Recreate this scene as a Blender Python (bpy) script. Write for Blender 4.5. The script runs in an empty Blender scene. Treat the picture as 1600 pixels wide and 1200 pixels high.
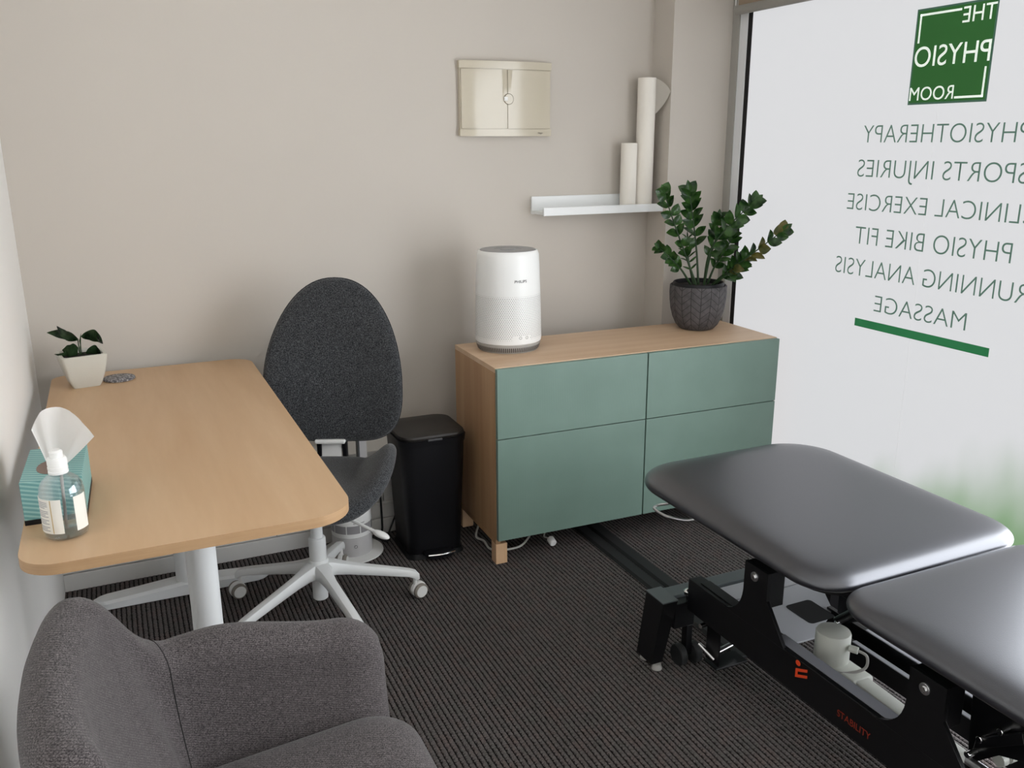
import bpy, bmesh, math, random
from mathutils import Vector, Matrix, Euler
from math import sin, cos, pi, radians as R

# ------------------------------------------------------------------ camera, world, light, exposure
SC = bpy.context.scene
COL = SC.collection
YAW, PITCH, ROLL = 0.4270, -0.2693, -0.0040
CAM = Vector((0.4178, -3.2573, 1.4843))
FPX = 1370.22
fwd = Vector((sin(YAW) * cos(PITCH), cos(YAW) * cos(PITCH), sin(PITCH)))
rgt = Vector((cos(YAW), -sin(YAW), 0))
upv = rgt.cross(fwd)
r2 = rgt * cos(ROLL) + upv * sin(ROLL)
u2 = -rgt * sin(ROLL) + upv * cos(ROLL)
cam = bpy.data.cameras.new('camera')
cam.sensor_width = 36
cam.lens = FPX / 1600 * 36
cam.clip_start = 0.02
camo = bpy.data.objects.new('camera', cam)
COL.objects.link(camo)
camo.matrix_world = Matrix(((r2.x, u2.x, -fwd.x, CAM.x), (r2.y, u2.y, -fwd.y, CAM.y), (r2.z, u2.z, -fwd.z, CAM.z), (0, 0, 0, 1)))
SC.camera = camo

world = bpy.data.worlds.new('overcast_sky')
SC.world = world
world.use_nodes = True
world.node_tree.nodes['Background'].inputs[0].default_value = (0.80, 0.88, 1.0, 1)
world.node_tree.nodes['Background'].inputs[1].default_value = 1.0

FILL_STRENGTH = 7.2                # glow of an added pane out of view, brightens the room
PANE_STRENGTH = 0.66          # daylight coming through the frosted shop window


def area(name, loc, rot, sx, sy, power, color):
    l = bpy.data.lights.new(name, 'AREA')
    l.shape = 'RECTANGLE'
    l.size, l.size_y = sx, sy
    l.energy = power
    l.color = color
    o = bpy.data.objects.new(name, l)
    COL.objects.link(o)
    o.location = loc
    o.rotation_euler = rot
    return o


# weak fill lamp, added out of view above and behind the camera
area('unseen_fill_light', (1.15, -3.7, 2.58), (0, 0, 0), 1.2, 0.6, 2.5, (1.0, 0.90, 0.78))

SC.view_settings.view_transform = 'Standard'
SC.view_settings.look = 'None'
SC.view_settings.gamma = 1
SC.view_settings.use_curve_mapping = False
SC.view_settings.exposure = 0.0

# ------------------------------------------------------------------ materials


def newmat(name):
    m = bpy.data.materials.new(name)
    m.use_nodes = True
    nt = m.node_tree
    b = nt.nodes['Principled BSDF']
    return m, nt, b


def srgb(r, g, b):
    f = lambda c: (c / 255 / 12.92) if c / 255 <= 0.04045 else ((c / 255 + 0.055) / 1.055) ** 2.4
    return (f(r), f(g), f(b), 1)


def mat(name, col, rough=0.5, metal=0.0, spec=0.5, coat=0.0, trans=0.0, ior=1.45):
    m, nt, b = newmat(name)
    b.inputs['Base Color'].default_value = col if len(col) == 4 else (*col, 1)
    b.inputs['Roughness'].default_value = rough
    b.inputs['Metallic'].default_value = metal
    b.inputs['Specular IOR Level'].default_value = spec
    b.inputs['Coat Weight'].default_value = coat
    b.inputs['Transmission Weight'].default_value = trans
    b.inputs['IOR'].default_value = ior
    return m


def coords(nt, scale=(1, 1, 1), rot=(0, 0, 0), kind='Object'):
    tc = nt.nodes.new('ShaderNodeTexCoord')
    mp = nt.nodes.new('ShaderNodeMapping')
    mp.inputs['Scale'].default_value = scale
    mp.inputs['Rotation'].default_value = rot
    nt.links.new(tc.outputs[kind], mp.inputs['Vector'])
    return mp.outputs['Vector']


def noise(nt, vec, scale, detail=2, rough=0.5):
    n = nt.nodes.new('ShaderNodeTexNoise')
    n.inputs['Scale'].default_value = scale
    n.inputs['Detail'].default_value = detail
    n.inputs['Roughness'].default_value = rough
    nt.links.new(vec, n.inputs['Vector'])
    return n.outputs['Fac']


def ramp(nt, fac, stops):
    r = nt.nodes.new('ShaderNodeValToRGB')
    e = r.color_ramp.elements
    while len(e) < len(stops):
        e.new(0.5)
    for i, (p, c) in enumerate(stops):
        e[i].position = p
        e[i].color = tuple(c) if len(c) == 4 else (*c, 1)
    nt.links.new(fac, r.inputs['Fac'])
    return r.outputs['Color']


def bump(nt, b, h, strength=0.3, dist=0.002):
    n = nt.nodes.new('ShaderNodeBump')
    n.inputs['Strength'].default_value = strength
    n.inputs['Distance'].default_value = dist
    nt.links.new(h, n.inputs['Height'])
    nt.links.new(n.outputs['Normal'], b.inputs['Normal'])


def math_node(nt, op, a, bb=None):
    n = nt.nodes.new('ShaderNodeMath')
    n.operation = op
    for i, v in enumerate((a, bb)):
        if v is None:
            continue
        if isinstance(v, (int, float)):
            n.inputs[i].default_value = v
        else:
            nt.links.new(v, n.inputs[i])
    return n.outputs[0]


def mixcol(nt, fac, a, b, blend='MIX'):
    n = nt.nodes.new('ShaderNodeMix')
    n.data_type = 'RGBA'
    n.blend_type = blend
    for i, v in ((0, fac), (6, a), (7, b)):
        if isinstance(v, (int, float)):
            n.inputs[i].default_value = v
        elif isinstance(v, tuple):
            n.inputs[i].default_value = v
        else:
            nt.links.new(v, n.inputs[i])
    return n.outputs[2]


def plaster(name, col):
    m, nt, b = newmat(name)
    v = coords(nt)
    n = noise(nt, v, 1.3, 3)
    c2 = tuple(x * 0.965 for x in col[:3]) + (1,)
    nt.links.new(ramp(nt, n, [(0.3, c2), (0.7, col)]), b.inputs['Base Color'])
    b.inputs['Roughness'].default_value = 0.75
    b.inputs['Specular IOR Level'].default_value = 0.3
    bump(nt, b, noise(nt, v, 220, 2), 0.08, 0.001)
    return m


def wood(name, light, dark, scale, rough=0.45, vein=0.5, fine=None):
    """scale = stretch of the object coords, small along the grain"""
    m, nt, b = newmat(name)
    v = coords(nt, scale)
    n1 = noise(nt, v, 1.0, 4, 0.6)
    n2 = noise(nt, v, 6.0, 3, 0.6)
    a = ramp(nt, n1, [(0.28, dark), (0.72, light)])
    c = mixcol(nt, math_node(nt, 'MULTIPLY', n2, vein), a, dark)
    nt.links.new(c, b.inputs['Base Color'])
    b.inputs['Roughness'].default_value = rough
    bump(nt, b, n2, 0.06, 0.001)
    return m


def fabric(name, c1, c2, scale=900, stretch=(1, 1, 1), rough=0.95, bstr=0.5, sheen=0.25, lo=0.4, hi=0.6):
    c1, c2 = (*c1, 1), (*c2, 1)
    m, nt, b = newmat(name)
    v = coords(nt, stretch)
    n = noise(nt, v, scale, 2, 0.7)
    n2 = noise(nt, v, scale * 0.14, 2, 0.5)
    a = ramp(nt, n, [(lo, c1), (hi, c2)])
    d = mixcol(nt, math_node(nt, 'MULTIPLY', n2, 0.45), a, c1)
    nt.links.new(d, b.inputs['Base Color'])
    b.inputs['Roughness'].default_value = rough
    b.inputs['Specular IOR Level'].default_value = 0.15
    b.inputs['Sheen Weight'].default_value = sheen
    b.inputs['Sheen Roughness'].default_value = 0.5
    bump(nt, b, n, bstr, 0.001)
    return m


M = {}
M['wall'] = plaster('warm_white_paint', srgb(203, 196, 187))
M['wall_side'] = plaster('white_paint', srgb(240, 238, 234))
M['ceiling'] = plaster('ceiling_paint', srgb(235, 232, 226))
M['duct'] = mat('white_duct_paint', srgb(226, 224, 220), 0.5)
M['white_metal'] = mat('white_powder_coat', srgb(236, 238, 238), 0.35)
M['white_plastic'] = mat('white_plastic', srgb(238, 238, 236), 0.38)
M['grey_plastic'] = mat('light_grey_plastic', srgb(168, 166, 162), 0.45)
M['caster_grey'] = mat('grey_rubber_tyre', srgb(140, 134, 126), 0.6)
M['wood_desk_x'] = wood('ash_veneer', srgb(210, 178, 142), srgb(190, 154, 116), (9, 1.0, 9), 0.42, 0.45)
M['wood_edge'] = wood('ash_edge_band', srgb(196, 162, 124), srgb(172, 136, 98), (3, 3, 60), 0.5, 0.5)
M['oak_top'] = wood('oak_foil_lengthwise', srgb(222, 196, 168), srgb(200, 166, 132), (0.9, 14, 14), 0.45, 0.4)
M['oak_side'] = wood('oak_foil_upright', srgb(196, 160, 122), srgb(164, 124, 88), (14, 14, 0.8), 0.5, 0.45)
M['oak_leg'] = wood('oak_leg_wood', srgb(232, 198, 164), srgb(208, 168, 128), (20, 20, 1.2), 0.5, 0.4)
M['black_plastic'] = mat('black_plastic', (0.0045, 0.0045, 0.006), 0.42, spec=0.35)
M['black_satin'] = mat('black_satin_steel', (0.005, 0.005, 0.006), 0.30, spec=0.5)
M['black_rubber'] = mat('black_rubber', (0.018, 0.019, 0.02), 0.65)
M['black_void'] = mat('black_gasket', (0.004, 0.004, 0.005), 0.7)
M['chrome'] = mat('bright_chrome', (0.85, 0.85, 0.85), 0.12, 1.0)
M['steel'] = mat('brushed_steel', (0.55, 0.55, 0.56), 0.32, 1.0)
M['grey_steel'] = mat('grey_painted_steel', srgb(92, 100, 102), 0.4)
M['silver_plate'] = mat('silver_grey_plate', srgb(186, 188, 194), 0.42)
M['flange_sheen'] = mat('flange_sheen_grey', srgb(128, 130, 138), 0.35)
M['dark_grey'] = mat('dark_grey_plastic', srgb(60, 60, 62), 0.5)
M['cream_plastic'] = mat('cream_gloss_plastic', srgb(200, 191, 172), 0.12)
M['cream_dark'] = mat('cream_seam', srgb(120, 110, 92), 0.5)
M['motor'] = mat('pale_grey_motor_plastic', srgb(206, 208, 200), 0.42)
M['orange'] = mat('orange_print', srgb(226, 74, 34), 0.5)
M['dark_orange'] = mat('dull_orange_print', srgb(150, 52, 32), 0.5)
M['soil'] = mat('dark_soil', (0.012, 0.009, 0.007), 0.95)
M['alu'] = mat('light_aluminium_frame', srgb(232, 235, 238), 0.35, 0.0)
M['alu_dark'] = mat('grey_aluminium_jamb', srgb(168, 166, 160), 0.45)
M['sign_text'] = mat('grey_green_vinyl', srgb(72, 104, 92), 0.6)
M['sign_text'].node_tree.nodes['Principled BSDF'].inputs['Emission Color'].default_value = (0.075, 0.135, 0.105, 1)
M['sign_text'].node_tree.nodes['Principled BSDF'].inputs['Emission Strength'].default_value = 0.62  # emission stands in for light shining through the lettering
M['sign_white'] = mat('white_vinyl', srgb(240, 246, 240), 0.6)
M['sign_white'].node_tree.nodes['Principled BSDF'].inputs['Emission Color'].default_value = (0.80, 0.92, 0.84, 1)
M['sign_white'].node_tree.nodes['Principled BSDF'].inputs['Emission Strength'].default_value = 0.45  # backlight from the pane put in as emission
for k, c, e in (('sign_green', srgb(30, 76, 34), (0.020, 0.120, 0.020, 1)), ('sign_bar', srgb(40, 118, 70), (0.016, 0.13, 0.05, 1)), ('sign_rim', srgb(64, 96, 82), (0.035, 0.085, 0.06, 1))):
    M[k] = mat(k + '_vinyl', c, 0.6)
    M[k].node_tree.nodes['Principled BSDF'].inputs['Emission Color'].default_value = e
    M[k].node_tree.nodes['Principled BSDF'].inputs['Emission Strength'].default_value = 0.5  # logo and bar glow to imitate light coming through them
M['seam'] = mat('film_seam', srgb(196, 198, 200), 0.6)
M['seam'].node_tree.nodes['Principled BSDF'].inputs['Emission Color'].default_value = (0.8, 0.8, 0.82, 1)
M['seam'].node_tree.nodes['Principled BSDF'].inputs['Emission Strength'].default_value = 0.45  # seam's backlight put in as emission


def clearmat(name, tint, mixf):
    m, nt, b = newmat(name)
    b.inputs['Base Color'].default_value = (0.85, 0.88, 0.9, 1)
    b.inputs['Roughness'].default_value = 0.04
    tr = nt.nodes.new('ShaderNodeBsdfTransparent')
    tr.inputs['Color'].default_value = tint
    fz = nt.nodes.new('ShaderNodeLayerWeight')
    fz.inputs['Blend'].default_value = 0.28
    mx = nt.nodes.new('ShaderNodeMixShader')
    fac = math_node(nt, 'ADD', math_node(nt, 'MULTIPLY', fz.outputs['Facing'], 0.55), mixf)
    nt.links.new(fac, mx.inputs[0])
    nt.links.new(tr.outputs[0], mx.inputs[1])
    gl = nt.nodes.new('ShaderNodeBsdfGlossy')
    gl.inputs['Roughness'].default_value = 0.05
    gl.inputs['Color'].default_value = (0.95, 0.97, 1.0, 1)
    nt.links.new(gl.outputs[0], mx.inputs[2])
    nt.links.new(mx.outputs[0], nt.nodes['Material Output'].inputs['Surface'])
    return m


M['glass_clear'] = clearmat('clear_plastic', (0.97, 0.98, 0.985, 1), 0.03)
M['gel'] = clearmat('clear_gel', (0.90, 0.93, 0.94, 1), 0.06)
M['label_white'] = mat('white_label_paper', srgb(232, 230, 222), 0.6)
M['label_gold'] = mat('gold_label_line', srgb(196, 172, 120), 0.5)
M['label_ink'] = mat('grey_label_ink', srgb(150, 150, 154), 0.6)
m, nt, b = newmat('tissue_paper')
b.inputs['Base Color'].default_value = srgb(250, 249, 248)
b.inputs['Roughness'].default_value = 0.9
trn = nt.nodes.new('ShaderNodeBsdfTranslucent')
trn.inputs['Color'].default_value = srgb(252, 250, 248)
mx = nt.nodes.new('ShaderNodeMixShader')
mx.inputs[0].default_value = 0.42
nt.links.new(b.outputs[0], mx.inputs[1])
nt.links.new(trn.outputs[0], mx.inputs[2])
nt.links.new(mx.outputs[0], nt.nodes['Material Output'].inputs['Surface'])
M['tissue'] = m
M['hole'] = mat('brown_opening', srgb(128, 108, 98), 0.7)
M['paper'] = mat('white_paper_roll', srgb(240, 235, 226), 0.75)
M['cable_white'] = mat('white_cable', srgb(216, 216, 210), 0.45)
M['blind'] = mat('taupe_blind_fabric', srgb(150, 134, 116), 0.85)
M['blind_bar'] = mat('grey_blind_bar', srgb(150, 148, 142), 0.45)
M['ceramic'] = plaster('matt_white_ceramic', srgb(206, 204, 194))
M['ink'] = mat('dark_print', (0.03, 0.03, 0.03), 0.5)
M['grey_top'] = mat('grey_lid_plastic', srgb(150, 150, 152), 0.35)
M['slot'] = mat('dark_slot', srgb(70, 66, 64), 0.7)
M['dot'] = mat('grey_perforation', srgb(120, 118, 114), 0.8)
M['warm_fan'] = mat('fan_silver_grey', srgb(196, 194, 194), 0.35)
M['fan_band'] = mat('fan_grille_grey', srgb(150, 148, 150), 0.5)
M['fan_grey'] = mat('fan_dark_grey', srgb(74, 76, 78), 0.4)

# green ribbed drawer fronts
m, nt, b = newmat('grey_green_front')
v = coords(nt, (1, 1, 1))
w = nt.nodes.new('ShaderNodeTexWave')
w.inputs['Scale'].default_value = 90
w.bands_direction = 'X'
nt.links.new(v, w.inputs['Vector'])
nn = noise(nt, v, 5, 3)
base = ramp(nt, nn, [(0.3, srgb(108, 132, 122)), (0.7, srgb(115, 139, 129))])
nt.links.new(base, b.inputs['Base Color'])
b.inputs['Roughness'].default_value = 0.5
bump(nt, b, w.outputs['Fac'], 0.12, 0.001)
M['green'] = m

M['chair_fabric'] = fabric('charcoal_melange_fabric', (0.012, 0.013, 0.015), (0.120, 0.124, 0.132), 330, lo=0.42, hi=0.66, bstr=0.6)
m = fabric('brown_grey_woven_fabric', (0.020, 0.017, 0.018), (0.23, 0.205, 0.205), 420, (1, 1, 2.2), lo=0.36, hi=0.68, bstr=0.5, sheen=0.12)
nt = m.node_tree
b = nt.nodes['Principled BSDF']
wv = nt.nodes.new('ShaderNodeTexWave')
wv.bands_direction = 'DIAGONAL'
wv.inputs['Scale'].default_value = 130
wv.inputs['Distortion'].default_value = 2.5
wv.inputs['Detail Scale'].default_value = 2.0
nt.links.new(coords(nt, (0.35, 0.8, 1)), wv.inputs['Vector'])
old = b.inputs['Base Color'].links[0].from_socket
nt.links.new(mixcol(nt, math_node(nt, 'MULTIPLY', wv.outputs['Fac'], 0.42), old, (0.018, 0.015, 0.017, 1)), b.inputs['Base Color'])
M['arm_fabric'] = m
M['arm_seam'] = mat('dark_seam_thread', (0.012, 0.011, 0.012), 0.9)

# black vinyl
m, nt, b = newmat('black_vinyl')
b.inputs['Base Color'].default_value = (0.006, 0.006, 0.008, 1)
b.inputs['Roughness'].default_value = 0.38
b.inputs['Specular IOR Level'].default_value = 0.5
b.inputs['Specular Tint'].default_value = (0.90, 0.92, 1.0, 1)
b.inputs['IOR'].default_value = 1.8
b.inputs['Coat Weight'].default_value = 0.65
b.inputs['Coat Tint'].default_value = (0.95, 0.96, 1.0, 1)
b.inputs['Coat IOR'].default_value = 1.6
b.inputs['Coat Roughness'].default_value = 0.27
v = coords(nt)
vo = nt.nodes.new('ShaderNodeTexVoronoi')
vo.inputs['Scale'].default_value = 420
nt.links.new(v, vo.inputs['Vector'])
bump(nt, b, vo.outputs['Distance'], 0.15, 0.0006)
M['vinyl'] = m

# carpet : twisted-yarn ribs running along Y, darker backing and painted yarn shade in the grooves
PITCH = 0.0150
m, nt, b = newmat('ribbed_carpet')
v = coords(nt, (1, 1, 1))
sp_ = nt.nodes.new('ShaderNodeSeparateXYZ')
nt.links.new(v, sp_.inputs[0])
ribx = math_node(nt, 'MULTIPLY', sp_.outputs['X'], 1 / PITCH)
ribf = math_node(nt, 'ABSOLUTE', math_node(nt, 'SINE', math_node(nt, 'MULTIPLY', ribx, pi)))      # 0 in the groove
ribi = math_node(nt, 'FLOOR', ribx)
rph = math_node(nt, 'MULTIPLY', math_node(nt, 'FRACT', math_node(nt, 'MULTIPLY', ribi, 0.377)), 6.28)
n0 = noise(nt, coords(nt, (1, 1, 1)), 85, 2, 0.6)
bead = math_node(nt, 'SINE', math_node(nt, 'ADD', math_node(nt, 'ADD', math_node(nt, 'MULTIPLY', sp_.outputs['Y'], 2 * pi / 0.0125), rph), math_node(nt, 'MULTIPLY', n0, 16.0)))
bead = math_node(nt, 'ADD', math_node(nt, 'MULTIPLY', bead, 0.5), 0.5)
n1 = noise(nt, v, 520, 2, 0.7)
n2 = noise(nt, coords(nt, (1, 0.6, 1)), 26, 3, 0.6)
yarn = ramp(nt, n1, [(0.32, (0.070, 0.060, 0.058, 1)), (0.68, (0.270, 0.248, 0.242, 1))])
tint = ramp(nt, n2, [(0.36, (1.0, 0.90, 0.88, 1)), (0.5, (0.93, 0.92, 0.93, 1)), (0.64, (0.84, 0.88, 0.86, 1))])
c = mixcol(nt, 1.0, yarn, tint, 'MULTIPLY')
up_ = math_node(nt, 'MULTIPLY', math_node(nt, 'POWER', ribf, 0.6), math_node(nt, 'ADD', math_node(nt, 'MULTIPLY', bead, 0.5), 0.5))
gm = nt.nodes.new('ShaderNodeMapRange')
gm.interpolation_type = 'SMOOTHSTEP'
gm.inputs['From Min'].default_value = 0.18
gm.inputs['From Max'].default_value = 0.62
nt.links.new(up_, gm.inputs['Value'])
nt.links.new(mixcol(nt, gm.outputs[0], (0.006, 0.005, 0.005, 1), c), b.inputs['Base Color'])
b.inputs['Roughness'].default_value = 0.95
b.inputs['Specular IOR Level'].default_value = 0.12
bump(nt, b, math_node(nt, 'ADD', math_node(nt, 'MULTIPLY', bead, 0.6), math_node(nt, 'MULTIPLY', n1, 0.8)), 0.9, 0.004)
M['carpet'] = m

# frosted window film: lit by the daylight outside, green tint at its foot
m, nt, b = newmat('frosted_window_film')
out = nt.nodes['Material Output']
v = coords(nt, (1, 1, 1))
sep = nt.nodes.new('ShaderNodeSeparateXYZ')
nt.links.new(v, sep.inputs[0])
n1 = noise(nt, coords(nt, (1, 1.6, 0.8)), 3.2, 2, 0.5)
# height above floor + unevenness -> green mask; only toward the near part of the pane
hgt = math_node(nt, 'ADD', sep.outputs['Z'], math_node(nt, 'MULTIPLY', sep.outputs['Y'], 0.42))
hgt = math_node(nt, 'SUBTRACT', hgt, math_node(nt, 'MULTIPLY', math_node(nt, 'SUBTRACT', n1, 0.5), 0.35))
mask = nt.nodes.new('ShaderNodeMapRange')
mask.interpolation_type = 'SMOOTHSTEP'
mask.inputs['From Min'].default_value = -0.42
mask.inputs['From Max'].default_value = -0.05
mask.inputs['To Min'].default_value = 1
mask.inputs['To Max'].default_value = 0
nt.links.new(hgt, mask.inputs['Value'])
film = mixcol(nt, mask.outputs[0], (0.965, 0.975, 1.0, 1), (0.24, 0.46, 0.20, 1))
em = nt.nodes.new('ShaderNodeEmission')
nt.links.new(film, em.inputs['Color'])
em.inputs['Strength'].default_value = PANE_STRENGTH
b.inputs['Base Color'].default_value = (0.12, 0.12, 0.12, 1)
b.inputs['Roughness'].default_value = 0.7
ad = nt.nodes.new('ShaderNodeAddShader')
nt.links.new(em.outputs[0], ad.inputs[0])
nt.links.new(b.outputs[0], ad.inputs[1])
nt.links.new(ad.outputs[0], out.inputs['Surface'])
M['film'] = m

m, nt, b = newmat('fill_pane_glow')
b.inputs['Base Color'].default_value = (0.02, 0.02, 0.02, 1)
b.inputs['Roughness'].default_value = 0.1
b.inputs['Emission Color'].default_value = (0.93, 0.96, 1.0, 1)
b.inputs['Emission Strength'].default_value = FILL_STRENGTH
M['fill_glow'] = m

# pot with engraved chevrons
m, nt, b = newmat('charcoal_chevron_pot')
tc = nt.nodes.new('ShaderNodeTexCoord')
sp = nt.nodes.new('ShaderNodeSeparateXYZ')
nt.links.new(tc.outputs['Object'], sp.inputs[0])
ang = math_node(nt, 'ARCTAN2', sp.outputs['Y'], sp.outputs['X'])
u = math_node(nt, 'MULTIPLY', ang, 18 / (2 * pi))             # 18 columns
fu = math_node(nt, 'FRACT', math_node(nt, 'ADD', u, 50.0))
tri = math_node(nt, 'ABSOLUTE', math_node(nt, 'SUBTRACT', math_node(nt, 'FRACT', math_node(nt, 'ADD', math_node(nt, 'MULTIPLY', u, 0.5), 50.0)), 0.5))
zz = math_node(nt, 'ADD', math_node(nt, 'MULTIPLY', sp.outputs['Z'], 1 / 0.028), math_node(nt, 'MULTIPLY', tri, 2.2))
fz = math_node(nt, 'FRACT', math_node(nt, 'ADD', zz, 50.0))
l1 = math_node(nt, 'LESS_THAN', fz, 0.10)
l2 = math_node(nt, 'LESS_THAN', fu, 0.07)
ln = math_node(nt, 'MAXIMUM', l1, l2)
nz = noise(nt, tc.outputs['Object'], 40, 3)
c0 = ramp(nt, nz, [(0.3, srgb(70, 68, 70)), (0.7, srgb(92, 89, 91))])
nt.links.new(mixcol(nt, ln, c0, srgb(40, 38, 40)), b.inputs['Base Color'])
b.inputs['Roughness'].default_value = 0.75
bump(nt, b, math_node(nt, 'SUBTRACT', 1.0, ln), 0.5, 0.002)
M['pot'] = m

# leaves
def leafmat(name, a, bcol):
    m, nt, b = newmat(name)
    v = coords(nt)
    n = noise(nt, v, 28, 2)
    nt.links.new(ramp(nt, n, [(0.35, a), (0.65, bcol)]), b.inputs['Base Color'])
    b.inputs['Roughness'].default_value = 0.22
    b.inputs['Specular IOR Level'].default_value = 0.6
    return m
M['leaf'] = leafmat('glossy_green_leaf', (0.014, 0.055, 0.012, 1), (0.075, 0.19, 0.04, 1))
M['leaf_warm'] = leafmat('yellow_green_leaf', (0.08, 0.10, 0.02, 1), (0.22, 0.19, 0.05, 1))
M['stem'] = mat('green_stem', (0.02, 0.05, 0.015), 0.5)
M['leaf_dark'] = leafmat('dark_patterned_leaf', (0.012, 0.030, 0.012, 1), (0.055, 0.11, 0.045, 1))

# tissue box stripes
m, nt, b = newmat('teal_striped_card')
w = nt.nodes.new('ShaderNodeTexWave')
w.bands_direction = 'DIAGONAL'
w.inputs['Scale'].default_value = 70
w.inputs['Distortion'].default_value = 4.0
w.inputs['Detail'].default_value = 0.5
w.inputs['Detail Scale'].default_value = 0.15
nt.links.new(coords(nt, (0.25, 0.7, 1.0)), w.inputs['Vector'])
nt.links.new(ramp(nt, w.outputs['Fac'], [(0.30, srgb(104, 156, 154)), (0.9, srgb(150, 190, 186))]), b.inputs['Base Color'])
b.inputs['Roughness'].default_value = 0.55
M['tissue_box'] = m

# terrazzo coaster
m, nt, b = newmat('speckled_grey_coaster')
vo = nt.nodes.new('ShaderNodeTexVoronoi')
vo.inputs['Scale'].default_value = 130
nt.links.new(coords(nt), vo.inputs['Vector'])
nt.links.new(ramp(nt, vo.outputs['Distance'], [(0.2, srgb(190, 188, 190)), (0.6, srgb(90, 88, 92))]), b.inputs['Base Color'])
M['coaster'] = m

# ------------------------------------------------------------------ mesh helpers


def link(name, bm, material, parent=None, smooth=False, loc=None, rot=None, mats=None):
    me = bpy.data.meshes.new(name)
    bmesh.ops.recalc_face_normals(bm, faces=bm.faces)
    if smooth:
        for f in bm.faces:
            f.smooth = True
        for e in bm.edges:
            if len(e.link_faces) == 2 and e.calc_face_angle(0) > R(38):
                e.smooth = False
    bm.to_mesh(me)
    bm.free()
    for mm in (mats or [material]):
        me.materials.append(M[mm] if isinstance(mm, str) else mm)
    o = bpy.data.objects.new(name, me)
    COL.objects.link(o)
    if parent:
        o.parent = parent
    if loc:
        o.location = loc
    if rot:
        o.rotation_euler = rot
    return o


def tag(o, label, cat, group=None, kind=None):
    if label:
        o['label'] = label
    if cat:
        o['category'] = cat
    if group:
        o['group'] = group
    if kind:
        o['kind'] = kind
    return o


def thing(name, label, cat, loc=(0, 0, 0), rz=0, group=None):
    o = bpy.data.objects.new(name, None)
    o.empty_display_size = 0.1
    COL.objects.link(o)
    o.location = loc
    o.rotation_euler = (0, 0, rz)
    return tag(o, label, cat, group)


def bevel(bm, w, seg=2, edges=None):
    es = edges if edges is not None else bm.edges[:]
    if w > 0:
        bmesh.ops.bevel(bm, geom=es, offset=w, segments=seg, profile=0.5, affect='EDGES')


def box(x0, x1, y0, y1, z0, z1, bev=0.0, seg=2, bm=None):
    t = bmesh.new()
    vs = [t.verts.new((x, y, z)) for x in (x0, x1) for y in (y0, y1) for z in (z0, z1)]
    for f in ((0, 1, 3, 2), (4, 6, 7, 5), (0, 4, 5, 1), (2, 3, 7, 6), (0, 2, 6, 4), (1, 5, 7, 3)):
        t.faces.new([vs[i] for i in f])
    bevel(t, bev, seg)
    return merge(bm, t)


def merge(bm, t):
    if bm is None:
        return t
    me = bpy.data.meshes.new('tmp')
    t.to_mesh(me)
    t.free()
    bm.from_mesh(me)
    bpy.data.meshes.remove(me)
    return bm


def loft(rings, closed=True, cap=True, bm=None, closed_path=False):
    t = bmesh.new()
    rv = [[t.verts.new(p) for p in r_] for r_ in rings]
    n = len(rings[0])
    pairs = list(zip(rv[:-1], rv[1:])) + ([(rv[-1], rv[0])] if closed_path else [])
    for a, b_ in pairs:
        for i in range(n if closed else n - 1):
            j = (i + 1) % n
            t.faces.new((a[i], a[j], b_[j], b_[i]))
    if cap and closed and not closed_path:
        t.faces.new(rv[0][::-1])
        t.faces.new(rv[-1])
    return merge(bm, t)


def lathe(profile, seg=48, bm=None, cx=0, cy=0):
    """profile: (r, z) list; r==0 ends are closed by caps"""
    rings = [[(cx + max(r_, 1e-5) * cos(2 * pi * i / seg), cy + max(r_, 1e-5) * sin(2 * pi * i / seg), z) for i in range(seg)] for r_, z in profile]
    return loft(rings, bm=bm)


def catmull(pts, n=8):
    pts = [Vector(p) for p in pts]
    out = []
    for i in range(len(pts) - 1):
        p0 = pts[max(i - 1, 0)]
        p1, p2 = pts[i], pts[i + 1]
        p3 = pts[min(i + 2, len(pts) - 1)]
        for k in range(n):
            t = k / n
            out.append(0.5 * ((2 * p1) + (p2 - p0) * t + (2 * p0 - 5 * p1 + 4 * p2 - p3) * t * t + (-p0 + 3 * p1 - 3 * p2 + p3) * t ** 3))
    out.append(pts[-1])
    return out


def tube(pts, r, seg=10, bm=None, smooth_n=0, flat=1.0):
    pts = catmull(pts, smooth_n) if smooth_n else [Vector(p) for p in pts]
    rings = []
    prev = None
    for i, p in enumerate(pts):
        d = (pts[min(i + 1, len(pts) - 1)] - pts[max(i - 1, 0)]).normalized()
        if prev is None:
            a = Vector((0, 0, 1)) if abs(d.z) < 0.9 else Vector((1, 0, 0))
            nrm = d.cross(a).normalized()
        else:
            nrm = (prev - d * prev.dot(d)).normalized()
        prev = nrm
        bn = d.cross(nrm)
        rr = r(i / (len(pts) - 1)) if callable(r) else r
        rings.append([p + (nrm * cos(2 * pi * k / seg) + bn * sin(2 * pi * k / seg) * flat) * rr for k in range(seg)])
    return loft(rings, bm=bm)


def cyl(p0, p1, r, seg=24, bm=None, bev=0.0, r1=None):
    p0, p1 = Vector(p0), Vector(p1)
    d = (p1 - p0)
    L = d.length
    q = d.to_track_quat('Z', 'Y')
    r1 = r if r1 is None else r1
    prof = [(r, 0), (r1, L)] if bev == 0 else [(r - bev, 0), (r, bev), (r1, L - bev), (r1 - bev, L)]
    rings = [[p0 + q @ Vector((rr * cos(2 * pi * i / seg), rr * sin(2 * pi * i / seg), z)) for i in range(seg)] for rr, z in prof]
    return loft(rings, bm=bm)


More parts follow.
